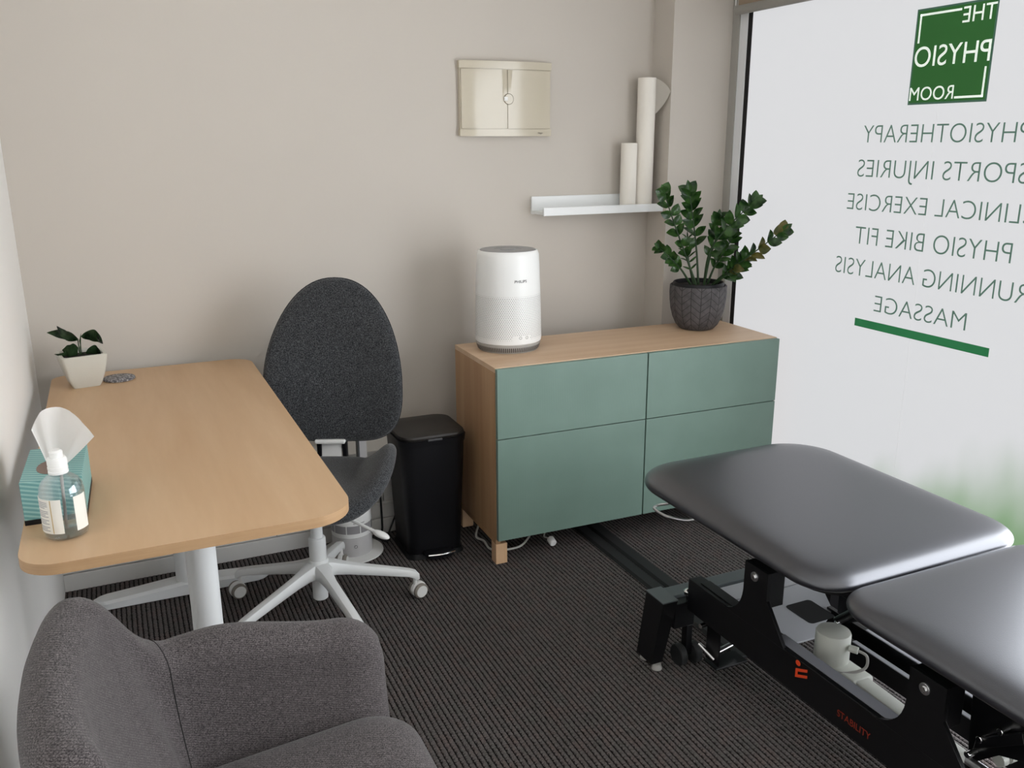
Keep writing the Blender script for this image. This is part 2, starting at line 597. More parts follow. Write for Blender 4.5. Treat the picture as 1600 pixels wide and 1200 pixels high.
def prism(outline, z0, z1, bev=0.0, seg=2, bm=None, axis='Z'):
    """outline list of 2D points; extruded between z0 and z1 along axis"""
    def P(a, b_, c):
        return {'Z': (a, b_, c), 'X': (c, a, b_), 'Y': (a, c, b_)}[axis]
    t = bmesh.new()
    lo = [t.verts.new(P(a, b_, z0)) for a, b_ in outline]
    hi = [t.verts.new(P(a, b_, z1)) for a, b_ in outline]
    t.faces.new(lo[::-1])
    t.faces.new(hi)
    n = len(outline)
    for i in range(n):
        j = (i + 1) % n
        t.faces.new((lo[i], lo[j], hi[j], hi[i]))
    if bev:
        caps = [e for e in t.edges if (e.verts[0] in lo and e.verts[1] in lo) or (e.verts[0] in hi and e.verts[1] in hi)]
        bevel(t, bev, seg, caps)
    return merge(bm, t)


def rrect(x0, x1, y0, y1, r, n=8):
    pts = []
    rs = r if isinstance(r, (tuple, list)) else (r,) * 4
    for (cx, cy, a0, rr) in ((x1 - rs[0], y1 - rs[0], 0, rs[0]), (x0 + rs[1], y1 - rs[1], 90, rs[1]), (x0 + rs[2], y0 + rs[2], 180, rs[2]), (x1 - rs[3], y0 + rs[3], 270, rs[3])):
        for k in range(n + 1):
            a = R(a0 + 90 * k / n)
            pts.append((cx + rr * cos(a), cy + rr * sin(a)))
    return pts


def pillow(outline, top, bot, k=4.0, rings=14, bend=None, center=(0, 0)):
    """cushion: outline (list of 2D), top/bot = height above/below the mid sheet; edge rounded by exponent k"""
    bm = bmesh.new()
    n = len(outline)
    cx, cy = center
    fr = [1 - (1 - i / rings) ** 2.2 for i in range(1, rings + 1)]
    def pt(f, o, s):
        x, y = cx + (o[0] - cx) * f, cy + (o[1] - cy) * f
        h = (1 - f ** k) ** (1 / 2.2) if f < 1 else 0
        z = h * (top if s > 0 else -bot)
        v = Vector((x, y, z))
        return bend(v) if bend else v
    ring_v = {}
    for s in (1, -1):
        c = bm.verts.new(pt(0, (cx, cy), s))
        prev = None
        for ri, f in enumerate(fr):
            if ri == rings - 1:
                if 'e' not in ring_v:
                    ring_v['e'] = [bm.verts.new(pt(1, o, s)) for o in outline]
                cur = ring_v['e']
            else:
                cur = [bm.verts.new(pt(f, o, s)) for o in outline]
            for i in range(n):
                j = (i + 1) % n
                if prev is None:
                    bm.faces.new((c, cur[i], cur[j]))
                else:
                    bm.faces.new((prev[i], cur[i], cur[j], prev[j]))
            prev = cur
    return bm


def text_mesh(body, font_space=1.0, thin=0.0):
    c = bpy.data.curves.new('t', 'FONT')
    c.body = body
    c.size = 1.0
    c.offset = thin
    c.space_character = font_space
    c.fill_mode = 'BOTH'
    c.extrude = 0.0
    c.resolution_u = 6
    o = bpy.data.objects.new('t', c)
    COL.objects.link(o)
    bpy.context.view_layer.update()
    dg = bpy.context.evaluated_depsgraph_get()
    me = bpy.data.meshes.new_from_object(o.evaluated_get(dg))
    bpy.data.objects.remove(o)
    bpy.data.curves.remove(c)
    xs = [v.co.x for v in me.vertices]
    ys = [v.co.y for v in me.vertices]
    return me, (min(xs), max(xs), min(ys), max(ys))


def text_obj(name, body, material, mapf, parent, thin=0.0, depth=0.0006, ref=None):
    """mapf(u,v) -> world/parent point; u,v in 0..1 across the text bounds (or the bounds of the suffix `ref`)"""
    me, (x0, x1, y0, y1) = text_mesh(body, thin=thin)
    if ref:
        me2, (a0, a1, _, _) = text_mesh(ref, thin=thin)
        bpy.data.meshes.remove(me2)
        x0 = x1 - (a1 - a0)
    caps, (_, _, cy0, cy1) = text_mesh('HEIT', thin=thin)
    bpy.data.meshes.remove(caps)
    for v in me.vertices:
        v.co = mapf((v.co.x - x0) / (x1 - x0), (v.co.y - cy0) / (cy1 - cy0))
    me.name = name
    me.materials.clear()
    me.materials.append(M[material])
    o = bpy.data.objects.new(name, me)
    COL.objects.link(o)
    if parent:
        o.parent = parent
    return o


# ------------------------------------------------------------------ the room
XL, XR, XC, YC, ZC = 0.1435, 2.838, 2.5437, -0.1432, 2.62
YF = -4.6


def struct(o):
    o['kind'] = 'structure'
    return o


# floor with real ribs running along Y
bm = bmesh.new()
pitch, amp = PITCH, 0.0042
per = 8
xs = []
x = math.floor(XL / PITCH - 1) * PITCH
while x < XR + 0.04:
    for k in range(per):
        t = k / per
        xs.append((x + pitch * t, -amp * (1 - abs(sin(pi * t)) ** 0.6)))
    x += pitch
rows = []
for y in (YF, 0.02):
    rows.append([bm.verts.new((px, y, pz)) for px, pz in xs])
for i in range(len(xs) - 1):
    bm.faces.new((rows[0][i], rows[0][i + 1], rows[1][i + 1], rows[1][i]))
for f in bm.faces:
    f.smooth = True
bm.normal_update()
me = bpy.data.meshes.new('floor')
bm.to_mesh(me)
bm.free()
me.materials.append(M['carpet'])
floor = bpy.data.objects.new('floor', me)
COL.objects.link(floor)
struct(floor)

struct(link('wall_back', box(XL - 0.1, XC + 0.01, 0.0, 0.1, -0.02, ZC + 0.02), 'wall'))
col = box(XC, XR + 0.12, YC, 0.1, -0.02, ZC + 0.02)
struct(link('trim_1', col, 'wall'))
struct(link('wall_left', box(XL - 0.1, XL, YF - 0.1, 0.1, -0.02, ZC + 0.02), 'wall_side'))
struct(link('wall_front', box(XL - 0.1, XR + 0.12, YF - 0.1, YF, -0.02, ZC + 0.02), 'wall_side'))
struct(link('ceiling', box(XL - 0.1, XR + 0.12, YF - 0.1, 0.1, ZC, ZC + 0.1), 'ceiling'))

# low boxed-in duct along the back wall
duct = struct(link('baseboard_back', box(XL, 1.54, -0.15, -0.001, -0.002, 0.060, 0.002), 'duct'))
t = struct(link('trim_2', box(XL, 0.8615, -0.146, -0.001, 0.0625, 0.118, 0.0015), 'duct'))
t = struct(link('trim_3', box(0.8645, 1.54, -0.146, -0.001, 0.0625, 0.118, 0.0015), 'duct'))
t = struct(link('trim_4', box(XL, 1.54, -0.150, -0.001, 0.120, 0.128, 0.002), 'duct'))
t = struct(link('trim_5', box(XL, 1.278, -0.142, -0.001, 0.128, 0.335, 0.002), 'duct'))
t = struct(link('trim_6', box(1.281, 1.54, -0.142, -0.001, 0.128, 0.335, 0.002), 'duct'))
t = struct(link('trim_7', box(XL, 1.54, -0.150, -0.001, 0.335, 0.345, 0.002), 'duct'))

# window
YD = -1.72
win = struct(link('window_1', box(XR, XR + 0.012, YD, -0.245, 0.0, ZC), 'film'))
# glowing pane with frame, added out of view beyond the frosted one as fill
fill_pane = struct(link('unseen_fill_pane', box(XR, XR + 0.012, -4.10, YD - 0.05, 0.12, 2.0), 'fill_glow'))
link('window_frame', box(XR - 0.02, XR + 0.05, YD - 0.05, YD, 0, ZC, 0.002), 'alu', fill_pane)
link('window_frame', box(XR - 0.02, XR + 0.05, YF, YD - 0.05, 2.0, ZC, 0.002), 'alu', fill_pane)
link('window_frame', box(XR - 0.02, XR + 0.05, YF, -4.10, 0.12, 2.0, 0.002), 'alu', fill_pane)
link('window_frame', box(XR - 0.02, XR + 0.05, YF, YD - 0.05, 0.05, 0.12, 0.002), 'alu', fill_pane)
fr = struct(link('window_frame', box(XR - 0.006, XR + 0.05, -0.235, -0.187, 0, ZC, 0.002), 'alu', win))
link('frame_jamb', box(XR - 0.010, XR + 0.05, -0.187, YC, 0, ZC, 0.001), 'alu_dark', win)
link('gasket', box(XR - 0.003, XR + 0.03, -0.258, -0.235, 0, ZC), 'black_void', win)
link('sill_rail', box(XR - 0.02, XR + 0.05, YF, -0.187, -0.002, 0.05, 0.003), 'alu', win)
link('film_seam', box(XR - 0.0008, XR + 0.001, -1.1830, -1.1820, 0.05, ZC), 'seam', win)
struct(link('wall_right', box(XR + 0.06, XR + 0.16, YF - 0.1, 0.1, -0.02, ZC + 0.02), 'wall_side'))

# vinyl lettering, reads correctly from the street, mirrored from the room
XT = XR - 0.0012


def win_text(body, y_right, y_left, z_top, z_bot, material, thin, ref=None, name='lettering', x=XT):
    # y_right = start of the text (nearest the camera), y_left = its end
    return text_obj(name, body, material, lambda u, v_: Vector((x, y_right + (y_left - y_right) * u, z_bot + (z_top - z_bot) * v_)), win, thin, ref=ref)


TH = -0.014
for body, ref, yr, yl, zt, zb in (
        ('PHYSIOTHERAPY', 'HYSIOTHERAPY', -1.466, -0.889, 1.534, 1.478),
        ('SPORTS INJURIES', 'PORTS INJURIES', -1.480, -0.878, 1.420, 1.363),
        ('CLINICAL EXERCISE', 'LINICAL EXERCISE', -1.514, -0.845, 1.304, 1.249),
        ('PHYSIO BIKE FIT', None, -1.506, -0.897, 1.191, 1.132),
        ('RUNNING ANALYSIS', 'UNNING ANALYSIS', -1.527, -0.817, 1.078, 1.020),
        ('MASSAGE', None, -1.386, -1.015, 0.961, 0.906)):
    win_text(body, yr, yl, zt, zb, 'sign_text', TH, ref)
link('lettering_underline', box(XR - 0.0012, XR - 0.0004, -1.478, -0.935, 0.840, 0.868), 'sign_bar', win)
link('logo_border', box(XR - 0.0010, XR - 0.0004, -1.353, -1.064, 1.595, 1.884), 'sign_rim', win)
link('logo_square', box(XR - 0.0016, XR - 0.0008, -1.347, -1.070, 1.601, 1.878), 'sign_green', win)
XG = XR - 0.0022
win_text('THE', -1.349, -1.236, 1.871, 1.826, 'sign_white', 0.0, name='logo_lettering', x=XG)
win_text('PHYSIO', -1.346, -1.073, 1.770, 1.710, 'sign_white', 0.0, name='logo_lettering', x=XG)
win_text('ROOM', -1.235, -1.069, 1.648, 1.608, 'sign_white', 0.0, name='logo_lettering', x=XG)
lw = 0.0065
bm = box(XG - .0003, XG, -1.230, -1.078, 1.862, 1.862 + lw)
box(XG - .0003, XG, -1.078 - lw, -1.078, 1.782, 1.862 + lw, bm=bm)
link('logo_bracket', bm, 'sign_white', win)
bm = box(XG - .0003, XG, -1.340, -1.240, 1.608, 1.608 + lw)
box(XG - .0003, XG, -1.340, -1.340 + lw, 1.608, 1.695, bm=bm)
link('logo_bracket', bm, 'sign_white', win)

# roller blind
bl = thing('roller_blind', 'taupe fabric roller blind, rolled most of the way up above the frosted window', 'blind', (2.8, -0.2, 1.975))
link('blind_fabric', box(-0.001, 0.0012, YD, -0.012, 0.010, 0.62), 'blind', bl)
bmr = prism([(0.014 * cos(2 * pi * i / 20), 0.011 + (0.018 if sin(2 * pi * i / 20) > 0 else 0.018) * sin(2 * pi * i / 20)) for i in range(20)], YD, -0.004, axis='Y')
link('bottom_bar', bmr, 'blind_bar', bl, smooth=True)
link('bead_cord', tube([(-0.002, 0.0045, 0.62), (-0.002, 0.0045, 0.03)], 0.0022, 8), 'white_plastic', bl, smooth=True)

# ------------------------------------------------------------------ electrical cabinet on the wall
eb = thing('fuse_box', 'cream glossy fuse box cover with two small doors, high on the back wall', 'fuse box', (1.871, 0, 1.643))
W2, H2 = 0.189, 0.135


def bulge(x):
    return -0.020 - 0.014 * max(0, cos(pi * x / (2 * W2) * 0.97)) ** 0.38


def curved(x0, x1, z0, z1, off, n=16, back=0.0):
    outl = [(x0 + (x1 - x0) * i / n, bulge(x0 + (x1 - x0) * i / n) + off) for i in range(n + 1)]
    outl += [(x1, back), (x0, back)]
    return prism(outl, z0, z1, 0.0015, 2)


link('box_housing', curved(-W2 - 0.002, W2 + 0.002, -H2, H2, 0.006), 'cream_plastic', eb, smooth=True)
link('top_trim', curved(-W2 - .004, W2 + .004, H2 - 0.026, H2 + 0.002, 0.0), 'cream_plastic', eb, smooth=True)
link('bottom_trim', curved(-W2 - .004, W2 + .004, -H2 - 0.002, -H2 + 0.024, 0.0), 'cream_plastic', eb, smooth=True)
for s in (-1, 1):
    a, b_ = (-W2 + 0.002, -0.0012) if s < 0 else (0.0012, W2 - 0.002)
    d = link('door', curved(a, b_, -H2 + 0.0265, H2 - 0.0285, 0.001, back=-0.004), 'cream_plastic', eb, smooth=True)
bm = cyl((0.004, bulge(0) + 0.001, 0), (0.004, bulge(0) - 0.0035, 0), 0.019, 32, bev=0.001)
link('latch_dish', bm, 'cream_plastic', eb, smooth=True)
bm = tube([(0.004 + 0.0195 * cos(2 * pi * k / 32), bulge(0) - 0.0015, 0.0195 * sin(2 * pi * k / 32)) for k in range(33)], 0.0011, 6)
link('latch_ring', bm, 'cream_dark', eb, smooth=True)
link('latch_tab', box(-0.016, 0.0, bulge(0) - 0.004, bulge(0) + 0.002, -0.007, 0.009, 0.002), 'white_plastic', eb)
text_obj('maker_mark', 'Hager', 'slot', lambda u, v_: Vector((W2 - 0.058 + 0.022 * u, -0.0285 - 0.003 * (1 - u) - 0.0022, -H2 + 0.007 + 0.0065 * v_)), eb)

# ------------------------------------------------------------------ picture ledge with paper rolls
sh = thing('picture_ledge', 'white picture ledge fixed to the back wall in the corner beside the column', 'shelf', (1.9851, 0, 1.2021))
SW = XC - 1.9851 - 0.001
link('back_panel', box(0, SW, -0.012, -0.0005, 0, 0.070, 0.0012), 'white_metal', sh)
link('shelf_board', box(0, SW, -0.112, -0.012, 0.003, 0.014, 0.0006), 'white_metal', sh)
link('front_lip', box(0, SW, -0.122, -0.112, 0.0, 0.032, 0.0012), 'white_metal', sh)

ZS = 1.2021 + 0.0145


def roll(name, x, y, r, h, label, cat, layers=3):
    o = thing(name, label, cat, (x, y, ZS))
    bm = bmesh.new()
    th = 0.003
    prof = [(r, 0), (r, h - 0.001), (r - 0.001, h), (r - th, h), (r - th - 0.0015, h - 0.006), (r * 0.35, h - 0.006), (r * 0.33, h - 0.001), (r * 0.25, h - 0.001), (r * 0.24, h - 0.05), (0, h - 0.05)]
    link('paper', lathe([(0, 0)] + prof, 40), 'paper', o, smooth=True)
    return o


roll('paper_roll', 2.405, -0.062, 0.0335, 0.262, 'short roll of white couch paper standing on the picture ledge', 'paper roll')
tr = roll('paper_roll', 2.478, -0.066, 0.037, 0.516, 'tall roll of white couch paper with a loose corner standing on the picture ledge', 'paper roll')
# loose corner of the tall roll
bm = bmesh.new()
NG = 12
grid = []
for i in range(NG + 1):
    row = []
    for j in range(NG + 1):
        u = i / NG       # outwards
        v_ = j / NG      # downward
        top = 0.514 - 0.052 * u ** 1.25
        bot = 0.375 + 0.087 * u ** 1.1
        z = top + (bot - top) * v_
        xx = 0.030 + 0.034 * u + 0.004 * sin(u * 3.1)
        yy = -0.020 - 0.055 * u ** 1.2 - 0.010 * sin(u * 3.0)
        row.append(bm.verts.new((min(xx, 0.064), yy, z)))
    grid.append(row)
for i in range(NG):
    for j in range(NG):
        bm.faces.new((grid[i][j], grid[i + 1][j], grid[i + 1][j + 1], grid[i][j + 1]))
bmesh.ops.solidify(bm, geom=bm.faces[:], thickness=0.0008)
link('loose_corner', bm, 'paper', tr, smooth=True)

# ------------------------------------------------------------------ desk
TX0, TX1, TY0, TY1, TZ = 0.1942, 0.8285, -0.0701, -1.5741, 0.74
dk = thing('desk', 'light wood desk with rounded corners and white legs along the left wall', 'desk', (0.51, -0.82, 0))


def rel(o, *p):
    return tuple(Vector(p) - Vector(o.location))


ox, oy = dk.location.x, dk.location.y
out_ = rrect(TX0 - ox, TX1 - ox, TY1 - oy, TY0 - oy, (0.075, 0.05, 0.075, 0.095), 12)
top = prism(out_, TZ - 0.022, TZ, 0.003, 3)
top_o = link('desk_top', top, None, dk, smooth=True, mats=['wood_desk_x', 'wood_edge'])
for f in top_o.data.polygons:
    if abs(f.normal.z) < 0.5:
        f.material_index = 1
LXc = 0.528 - ox
for yy, nm in ((-0.315 - oy, 'leg'), (-1.27 - oy, 'leg')):
    bm = lathe([(0.034, 0.045), (0.034, TZ - 0.06)], 40, cx=LXc, cy=yy)
    lg = link('leg', bm, 'white_metal', dk, smooth=True)
    # foot
    L0, L1 = (0.235 - ox), (0.800 - ox)
    bmf = bmesh.new()
    ringsf = []
    N = 28
    for i in range(N + 1):
        t = i / N
        xx = L0 + (L1 - L0) * t
        e = min(t, 1 - t)
        wd = 0.035 * min(1, (e / 0.06 + 0.02)) ** 0.5 if e < 0.06 else 0.035 + 0.004 * (1 - abs(2 * t - 1))
        hh = 0.030 + 0.020 * (1 - abs(2 * t - 1)) ** 1.2
        sec = []
        for (a, c) in ((-1, 0.004), (-1, hh - 0.008), (-0.75, hh), (0.75, hh), (1, hh - 0.008), (1, 0.004), (0.9, 0.0015), (-0.9, 0.0015)):
            sec.append((xx, yy + a * wd, c))
        ringsf.append(sec)
    link('foot', loft(ringsf), 'white_metal', dk, smooth=True)
    link('top_plate', box(LXc - 0.22, LXc + 0.22, yy - 0.03, yy + 0.03, TZ - 0.06, TZ - 0.0225, 0.004), 'white_metal', dk)
link('under_rail', box(LXc - 0.025, LXc + 0.025, -1.27 - oy, -0.315 - oy, TZ - 0.055, TZ - 0.025, 0.003), 'white_metal', dk)

# small plant on the desk
sp = thing('potted_plant', 'small dark-leaved plant in a square white pot in the far left corner of the desk', 'plant', (0.296, -0.225, TZ), R(10))


def sqring(h, half, rr, n=5):
    return [(a, b_, h) for a, b_ in rrect(-half, half, -half, half, rr, n)]


prof = [(0.0005, 0.040), (0.0, 0.043), (0.012, 0.050), (0.04, 0.060), (0.075, 0.069), (0.098, 0.073), (0.104, 0.0735), (0.106, 0.071), (0.106, 0.063), (0.100, 0.061), (0.088, 0.059)]
rings = [sqring(h, w_ * 0.90, 0.011 if w_ > .062 else 0.008) for h, w_ in prof]
link('pot', loft(rings), 'ceramic', sp, smooth=True)
link('soil', loft([sqring(0.086, 0.052, 0.008), sqring(0.095, 0.052, 0.008), sqring(0.099, 0.03, 0.008)]), 'soil', sp, smooth=True)


def leaf(base, tip, width, bend=0.15, side=None, cup=0.15, n=8, wavy=0.0, bm=None, shape=0.8):
    """leaf blade with real thickness, curved midrib"""
    base, tip = Vector(base), Vector(tip)
    d = tip - base
    L = d.length
    dn = d.normalized()
    if side is None:
        side = dn.cross(Vector((0, 0, 1)))
        if side.length < 0.1:
            side = Vector((1, 0, 0))
    side = (Vector(side) - dn * Vector(side).dot(dn)).normalized()
    up = side.cross(dn).normalized()
    t_ = bmesh.new()
    rows_ = []
    for i in range(n + 1):
        t = i / n
        w_ = width * (sin(pi * t ** shape) ** 0.85 if 0 < t < 1 else 0.0) + 0.0004
        mid = base + d * t + up * (L * bend * sin(pi * t))
        row = []
        for k in (-1, -0.5, 0, 0.5, 1):
            row.append(t_.verts.new(mid + side * (w_ * k) + up * (abs(k) * w_ * cup + wavy * w_ * sin(t * 14 + k * 2))))
        rows_.append(row)
    for i in range(n):
        for k in range(4):
            t_.faces.new((rows_[i][k], rows_[i][k + 1], rows_[i + 1][k + 1], rows_[i + 1][k]))
    bmesh.ops.solidify(t_, geom=t_.faces[:], thickness=0.0006)
    return merge(bm, t_)


CR, CU = Vector((cos(-YAW), sin(-YAW), 0)), Vector((0, 0, 1))   # picture-right and up directions near the plants
def q(a, u_, dpt=0.0):       # metres right, up and towards the viewer, in pot space
    v_ = Vector((0.91 * a, -0.41 * a, u_)) + Vector((-0.35, -0.93, 0)) * dpt
    return v_
mini = [((0.0, 0.10), (-0.004, 0.150), (-0.095, 0.172), 0.014, -0.10, -0.01),
        ((0.0, 0.10), (-0.004, 0.146), (-0.058, 0.196), 0.013, 0.10, 0.01),
        ((0.002, 0.10), (0.006, 0.158), (0.070, 0.132), 0.017, 0.26, 0.005),
        ((0.0, 0.095), (-0.006, 0.125), (-0.050, 0.120), 0.024, 0.3, 0.02),
        ((0.0, 0.095), (-0.030, 0.122), (-0.072, 0.110), 0.006, 0.3, 0.03),
        ((0.0, 0.095), (0.014, 0.105), (0.062, 0.090), 0.018, 0.25, 0.01),
        ((0.0, 0.10), (0.001, 0.130), (0.008, 0.168), 0.006, 0.0, 0.0)]
for a, b_, c, w_, bd, dp in mini:
    bm = leaf(q(b_[0], b_[1], dp * .3), q(c[0], c[1], dp), w_ * 1.4, bd, side=q(0.15, 0.9, 0.45), wavy=0.07, n=14, cup=0.2)
    lf = link('leaf', bm, 'leaf_dark', sp, smooth=True)
    st = tube([q(a[0], a[1] - 0.012, 0), q((a[0] + b_[0]) / 2 - .002, (a[1] + b_[1]) / 2, dp * .1), q(b_[0], b_[1], dp * .3)], 0.0013, 6, smooth_n=3)
    link('stalk', st, 'stem', sp, smooth=True)

co = link('coaster', lathe([(0, 0), (0.047, 0), (0.049, 0.0015), (0.049, 0.006), (0.047, 0.0075), (0, 0.0075)], 40), 'coaster', None, smooth=True, loc=(0.396, -0.198, TZ))
tag(co, 'round speckled grey coaster lying beside the small white plant pot on the desk', 'coaster')

# tissue box
tb = thing('tissue_box', 'teal striped tissue box with a white tissue pulled up, by the left wall', 'tissue box', (0.259, -1.258, TZ), R(-2))
link('carton', box(-0.057, 0.057, -0.108, 0.108, 0.0108, 0.092, 0.001), 'tissue_box', tb)
link('dark_base_band', box(-0.0575, 0.0575, -0.1085, 0.1085, 0, 0.0106, 0.0006), 'black_plastic', tb)
link('opening', lathe([(0, 0), (0.030, 0), (0.030, 0.0012), (0, 0.0012)], 36, cx=-0.0, cy=0.0), 'hole', tb, loc=(-0.004, -0.028, 0.0915))
tb.children[-1].scale = (0.95, 1.5, 1)
# tissue: pleated fan
bm = bmesh.new()
NU, NV = 28, 14
gg = []
prof_t = [(-0.030, 0.082), (-0.018, 0.104), (-0.004, 0.119), (0.026, 0.119), (0.054, 0.105), (0.073, 0.082), (0.086, 0.058)]
pp = catmull([(a, 0, b_) for a, b_ in prof_t], 8)
for i in range(NU + 1):
    u = i / NU
    pe = pp[int(u * (len(pp) - 1))]
    row = []
    for j in range(NV + 1):
        w_ = j / NV
        bx = -0.008 + 0.024 * u
        bz = -0.006
        s = w_ ** 0.85
        xx = bx + (pe.x - bx) * (s if u < 0.75 else s)
        zz_ = bz + (pe.z - bz) * (w_ ** (0.75 + 0.2 * u))
        fold = 0.005 * sin(u * 13 + 1) * (0.35 + w_) + 0.022 * sin(u * 4.2) * w_
        row.append(bm.verts.new((xx, fold, zz_)))
    gg.append(row)
for i in range(NU):
    for j in range(NV):
        bm.faces.new((gg[i][j], gg[i + 1][j], gg[i + 1][j + 1], gg[i][j + 1]))
bmesh.ops.solidify(bm, geom=bm.faces[:], thickness=0.0006)
link('tissue', bm, 'tissue', tb, smooth=True, loc=(-0.001, -0.032, 0.094))

# pump bottle without pump
bt = thing('sanitiser_bottle', 'clear hand sanitiser bottle with a white cap on the desk front corner', 'bottle', (0.277, -1.440, TZ))
bt.scale = (1.06, 1.06, 1.06)
outer = [(0, 0.0005), (0.030, 0.0005), (0.036, 0.003), (0.0385, 0.010), (0.0385, 0.088), (0.0365, 0.099), (0.031, 0.109), (0.022, 0.117), (0.0145, 0.122), (0.0138, 0.130)]
link('bottle_body', lathe(outer + [(0.0125, 0.130), (0.013, 0.121), (0.021, 0.1155), (0.0295, 0.108), (0.035, 0.098), (0.037, 0.088), (0.037, 0.010), (0.034, 0.005), (0, 0.004)], 48), 'glass_clear', bt, smooth=True)
link('gel', lathe([(0, 0.0045), (0.0335, 0.0055), (0.0365, 0.0105), (0.0365, 0.026), (0, 0.026)], 48), 'gel', bt, smooth=True)


def arc_panel(r_, a0, a1, z0, z1, th=0.0006, n=20):
    rings_ = []
    for i in range(n + 1):
        a = R(a0 + (a1 - a0) * i / n)
        rings_.append([(r_ * cos(a), r_ * sin(a), z0), (r_ * cos(a), r_ * sin(a), z1), ((r_ + th) * cos(a), (r_ + th) * sin(a), z1), ((r_ + th) * cos(a), (r_ + th) * sin(a), z0)])
    return loft(rings_)


lb = link('label', arc_panel(0.0386, 170, 268, 0.017, 0.083), 'label_white', bt, smooth=True)
link('label_border', arc_panel(0.0393, 240, 242.5, 0.018, 0.082, 0.0002, 2), 'label_gold', lb, smooth=True)
bm = None
for k in range(17):
    if k in (4, 9, 13):
        continue
    bm = arc_panel(0.0393, 193, 232 - (9 if k % 4 == 3 else 0), 0.0765 - k * 0.0034, 0.0779 - k * 0.0034, 0.0001, 8) if bm is None else merge(bm, arc_panel(0.0393, 193, 232 - (9 if k % 4 == 3 else 0), 0.0765 - k * 0.0034, 0.0779 - k * 0.0034, 0.0001, 8))
link('label_print', bm, 'label_ink', lb)
link('label', arc_panel(0.0386, 300, 342, 0.017, 0.083), 'label_white', bt, smooth=True)
capb = lathe([(0.0165, 0.122), (0.0172, 0.123), (0.0172, 0.127), (0.0164, 0.1275), (0.0164, 0.130), (0.0172, 0.1305), (0.0172, 0.135), (0.0164, 0.1355), (0.0164, 0.1385), (0.0170, 0.139), (0.0170, 0.148), (0.0150, 0.152), (0.0115, 0.153), (0.0115, 0.163), (0.008, 0.166), (0, 0.166)], 40)
link('cap', capb, 'white_plastic', bt, smooth=True)
link('dip_tube', cyl((0, 0, 0.012), (0.004, 0, 0.122), 0.0028, 12), 'grey_plastic', bt, smooth=True)

# ------------------------------------------------------------------ sideboard
cb = thing('sideboard', 'low oak sideboard with four grey-green drawer fronts below the window corner', 'cabinet', (1.5646, -0.6122, 0), -0.0208)
CW, CD, CH = 1.2, 0.42, 0.74
link('side_panel', box(0, 0.018, 0.021, CD, 0.100, CH - 0.018, 0.0008), 'oak_side', cb)
link('side_panel', box(CW - 0.018, CW, 0.021, CD, 0.100, CH - 0.018, 0.0008), 'oak_side', cb)
link('top_panel', box(0, CW, 0.0195, CD, CH - 0.0178, CH, 0.0008), 'oak_top', cb)
link('bottom_panel', box(0.018, CW - 0.018, 0.021, CD, 0.102, 0.118, 0.0008), 'oak_top', cb)
link('back_panel', box(0.018, CW - 0.018, CD - 0.006, CD, 0.118, CH - 0.018), 'oak_side', cb)
link('divider', box(CW / 2 - 0.009, CW / 2 + 0.009, 0.021, CD - 0.007, 0.118, CH - 0.018), 'oak_side', cb)
link('support_frame', box(0.0, 0.02, 0.025, CD - 0.005, 0.080, 0.0995, 0.0008), 'oak_side', cb)
link('support_frame', box(0.02, CW - 0.002, 0.10, 0.12, 0.080, 0.0995, 0.0008), 'oak_side', cb)
for i, x0 in enumerate((0.0015, CW / 2 + 0.0025)):
    x1 = x0 + CW / 2 - 0.004
    link('drawer_front', box(x0, x1, 0, 0.018, 0.4865, 0.7375, 0.0012), 'green', cb)
    link('drawer_front', box(x0, x1, 0, 0.018, 0.101, 0.4835, 0.0012), 'green', cb)
for x0 in (0.0, CW - 0.045):
    for y0 in (0.022, CD - 0.05):
        link('leg', box(x0, x0 + 0.045, y0, y0 + 0.045, 0.0005, 0.0798, 0.0025), 'oak_leg', cb)

# air purifier
pu = thing('air_purifier', 'white round air purifier with a perforated lower half standing on the sideboard', 'air purifier', (1.737, -0.325, 0.7405), R(-22))
pu.scale = (1.02, 1.02, 1.03)
pr = [(0, 0.0), (0.108, 0.0), (0.111, 0.004), (0.117, 0.022), (0.1185, 0.030)]
link('base_ring', lathe(pr + [(0.116, 0.031), (0, 0.031)], 72), 'grey_plastic', pu, smooth=True)
body = [(0.1165, 0.0305), (0.1205, 0.034), (0.1215, 0.045), (0.120, 0.12), (0.1175, 0.20), (0.1145, 0.28), (0.1115, 0.340), (0.1075, 0.352), (0.103, 0.356), (0.1015, 0.353), (0, 0.353)]
link('body', lathe([(0, 0.0305)] + body, 96), 'white_plastic', pu, smooth=True)
link('top_control_disc', lathe([(0, 0.353), (0.1005, 0.353), (0.1005, 0.3555), (0.0985, 0.3572), (0.05, 0.3572), (0.048, 0.3555), (0.03, 0.3555), (0.028, 0.358), (0, 0.359)], 64), 'grey_top', pu, smooth=True)
t = link('grille', bmesh.new(), 'dot', pu)
bm = bmesh.new()
rowz = 26
def rad_at(z):
    pts = body
    for (r0, z0), (r1, z1) in zip(pts[:-1], pts[1:]):
        if z0 <= z <= z1:
            return r0 + (r1 - r0) * (z - z0) / (z1 - z0)
    return 0.11
for j in range(rowz):
    z = 0.050 + j * 0.0061
    rr = rad_at(z) + 0.0002
    nseg = 96
    for i in range(nseg):
        a = 2 * pi * (i + 0.5 * (j % 2)) / nseg
        dcol = abs(((a - R(-68) + pi) % (2 * pi)) - pi)
        if z < 0.066 and dcol < R(17):
            continue
        s = 0.00165
        if j in (0, rowz - 1):
            s = 0.0010
        c = Vector((rr * cos(a), rr * sin(a), z))
        tdir = Vector((-sin(a), cos(a), 0))
        up = Vector((0, 0, 1))
        vs = [bm.verts.new(c + (tdir * cos(k * pi / 3) + up * sin(k * pi / 3)) * s) for k in range(6)]
        bm.faces.new(vs)
bm.to_mesh(t.data)
bm.free()
bm = bmesh.new()
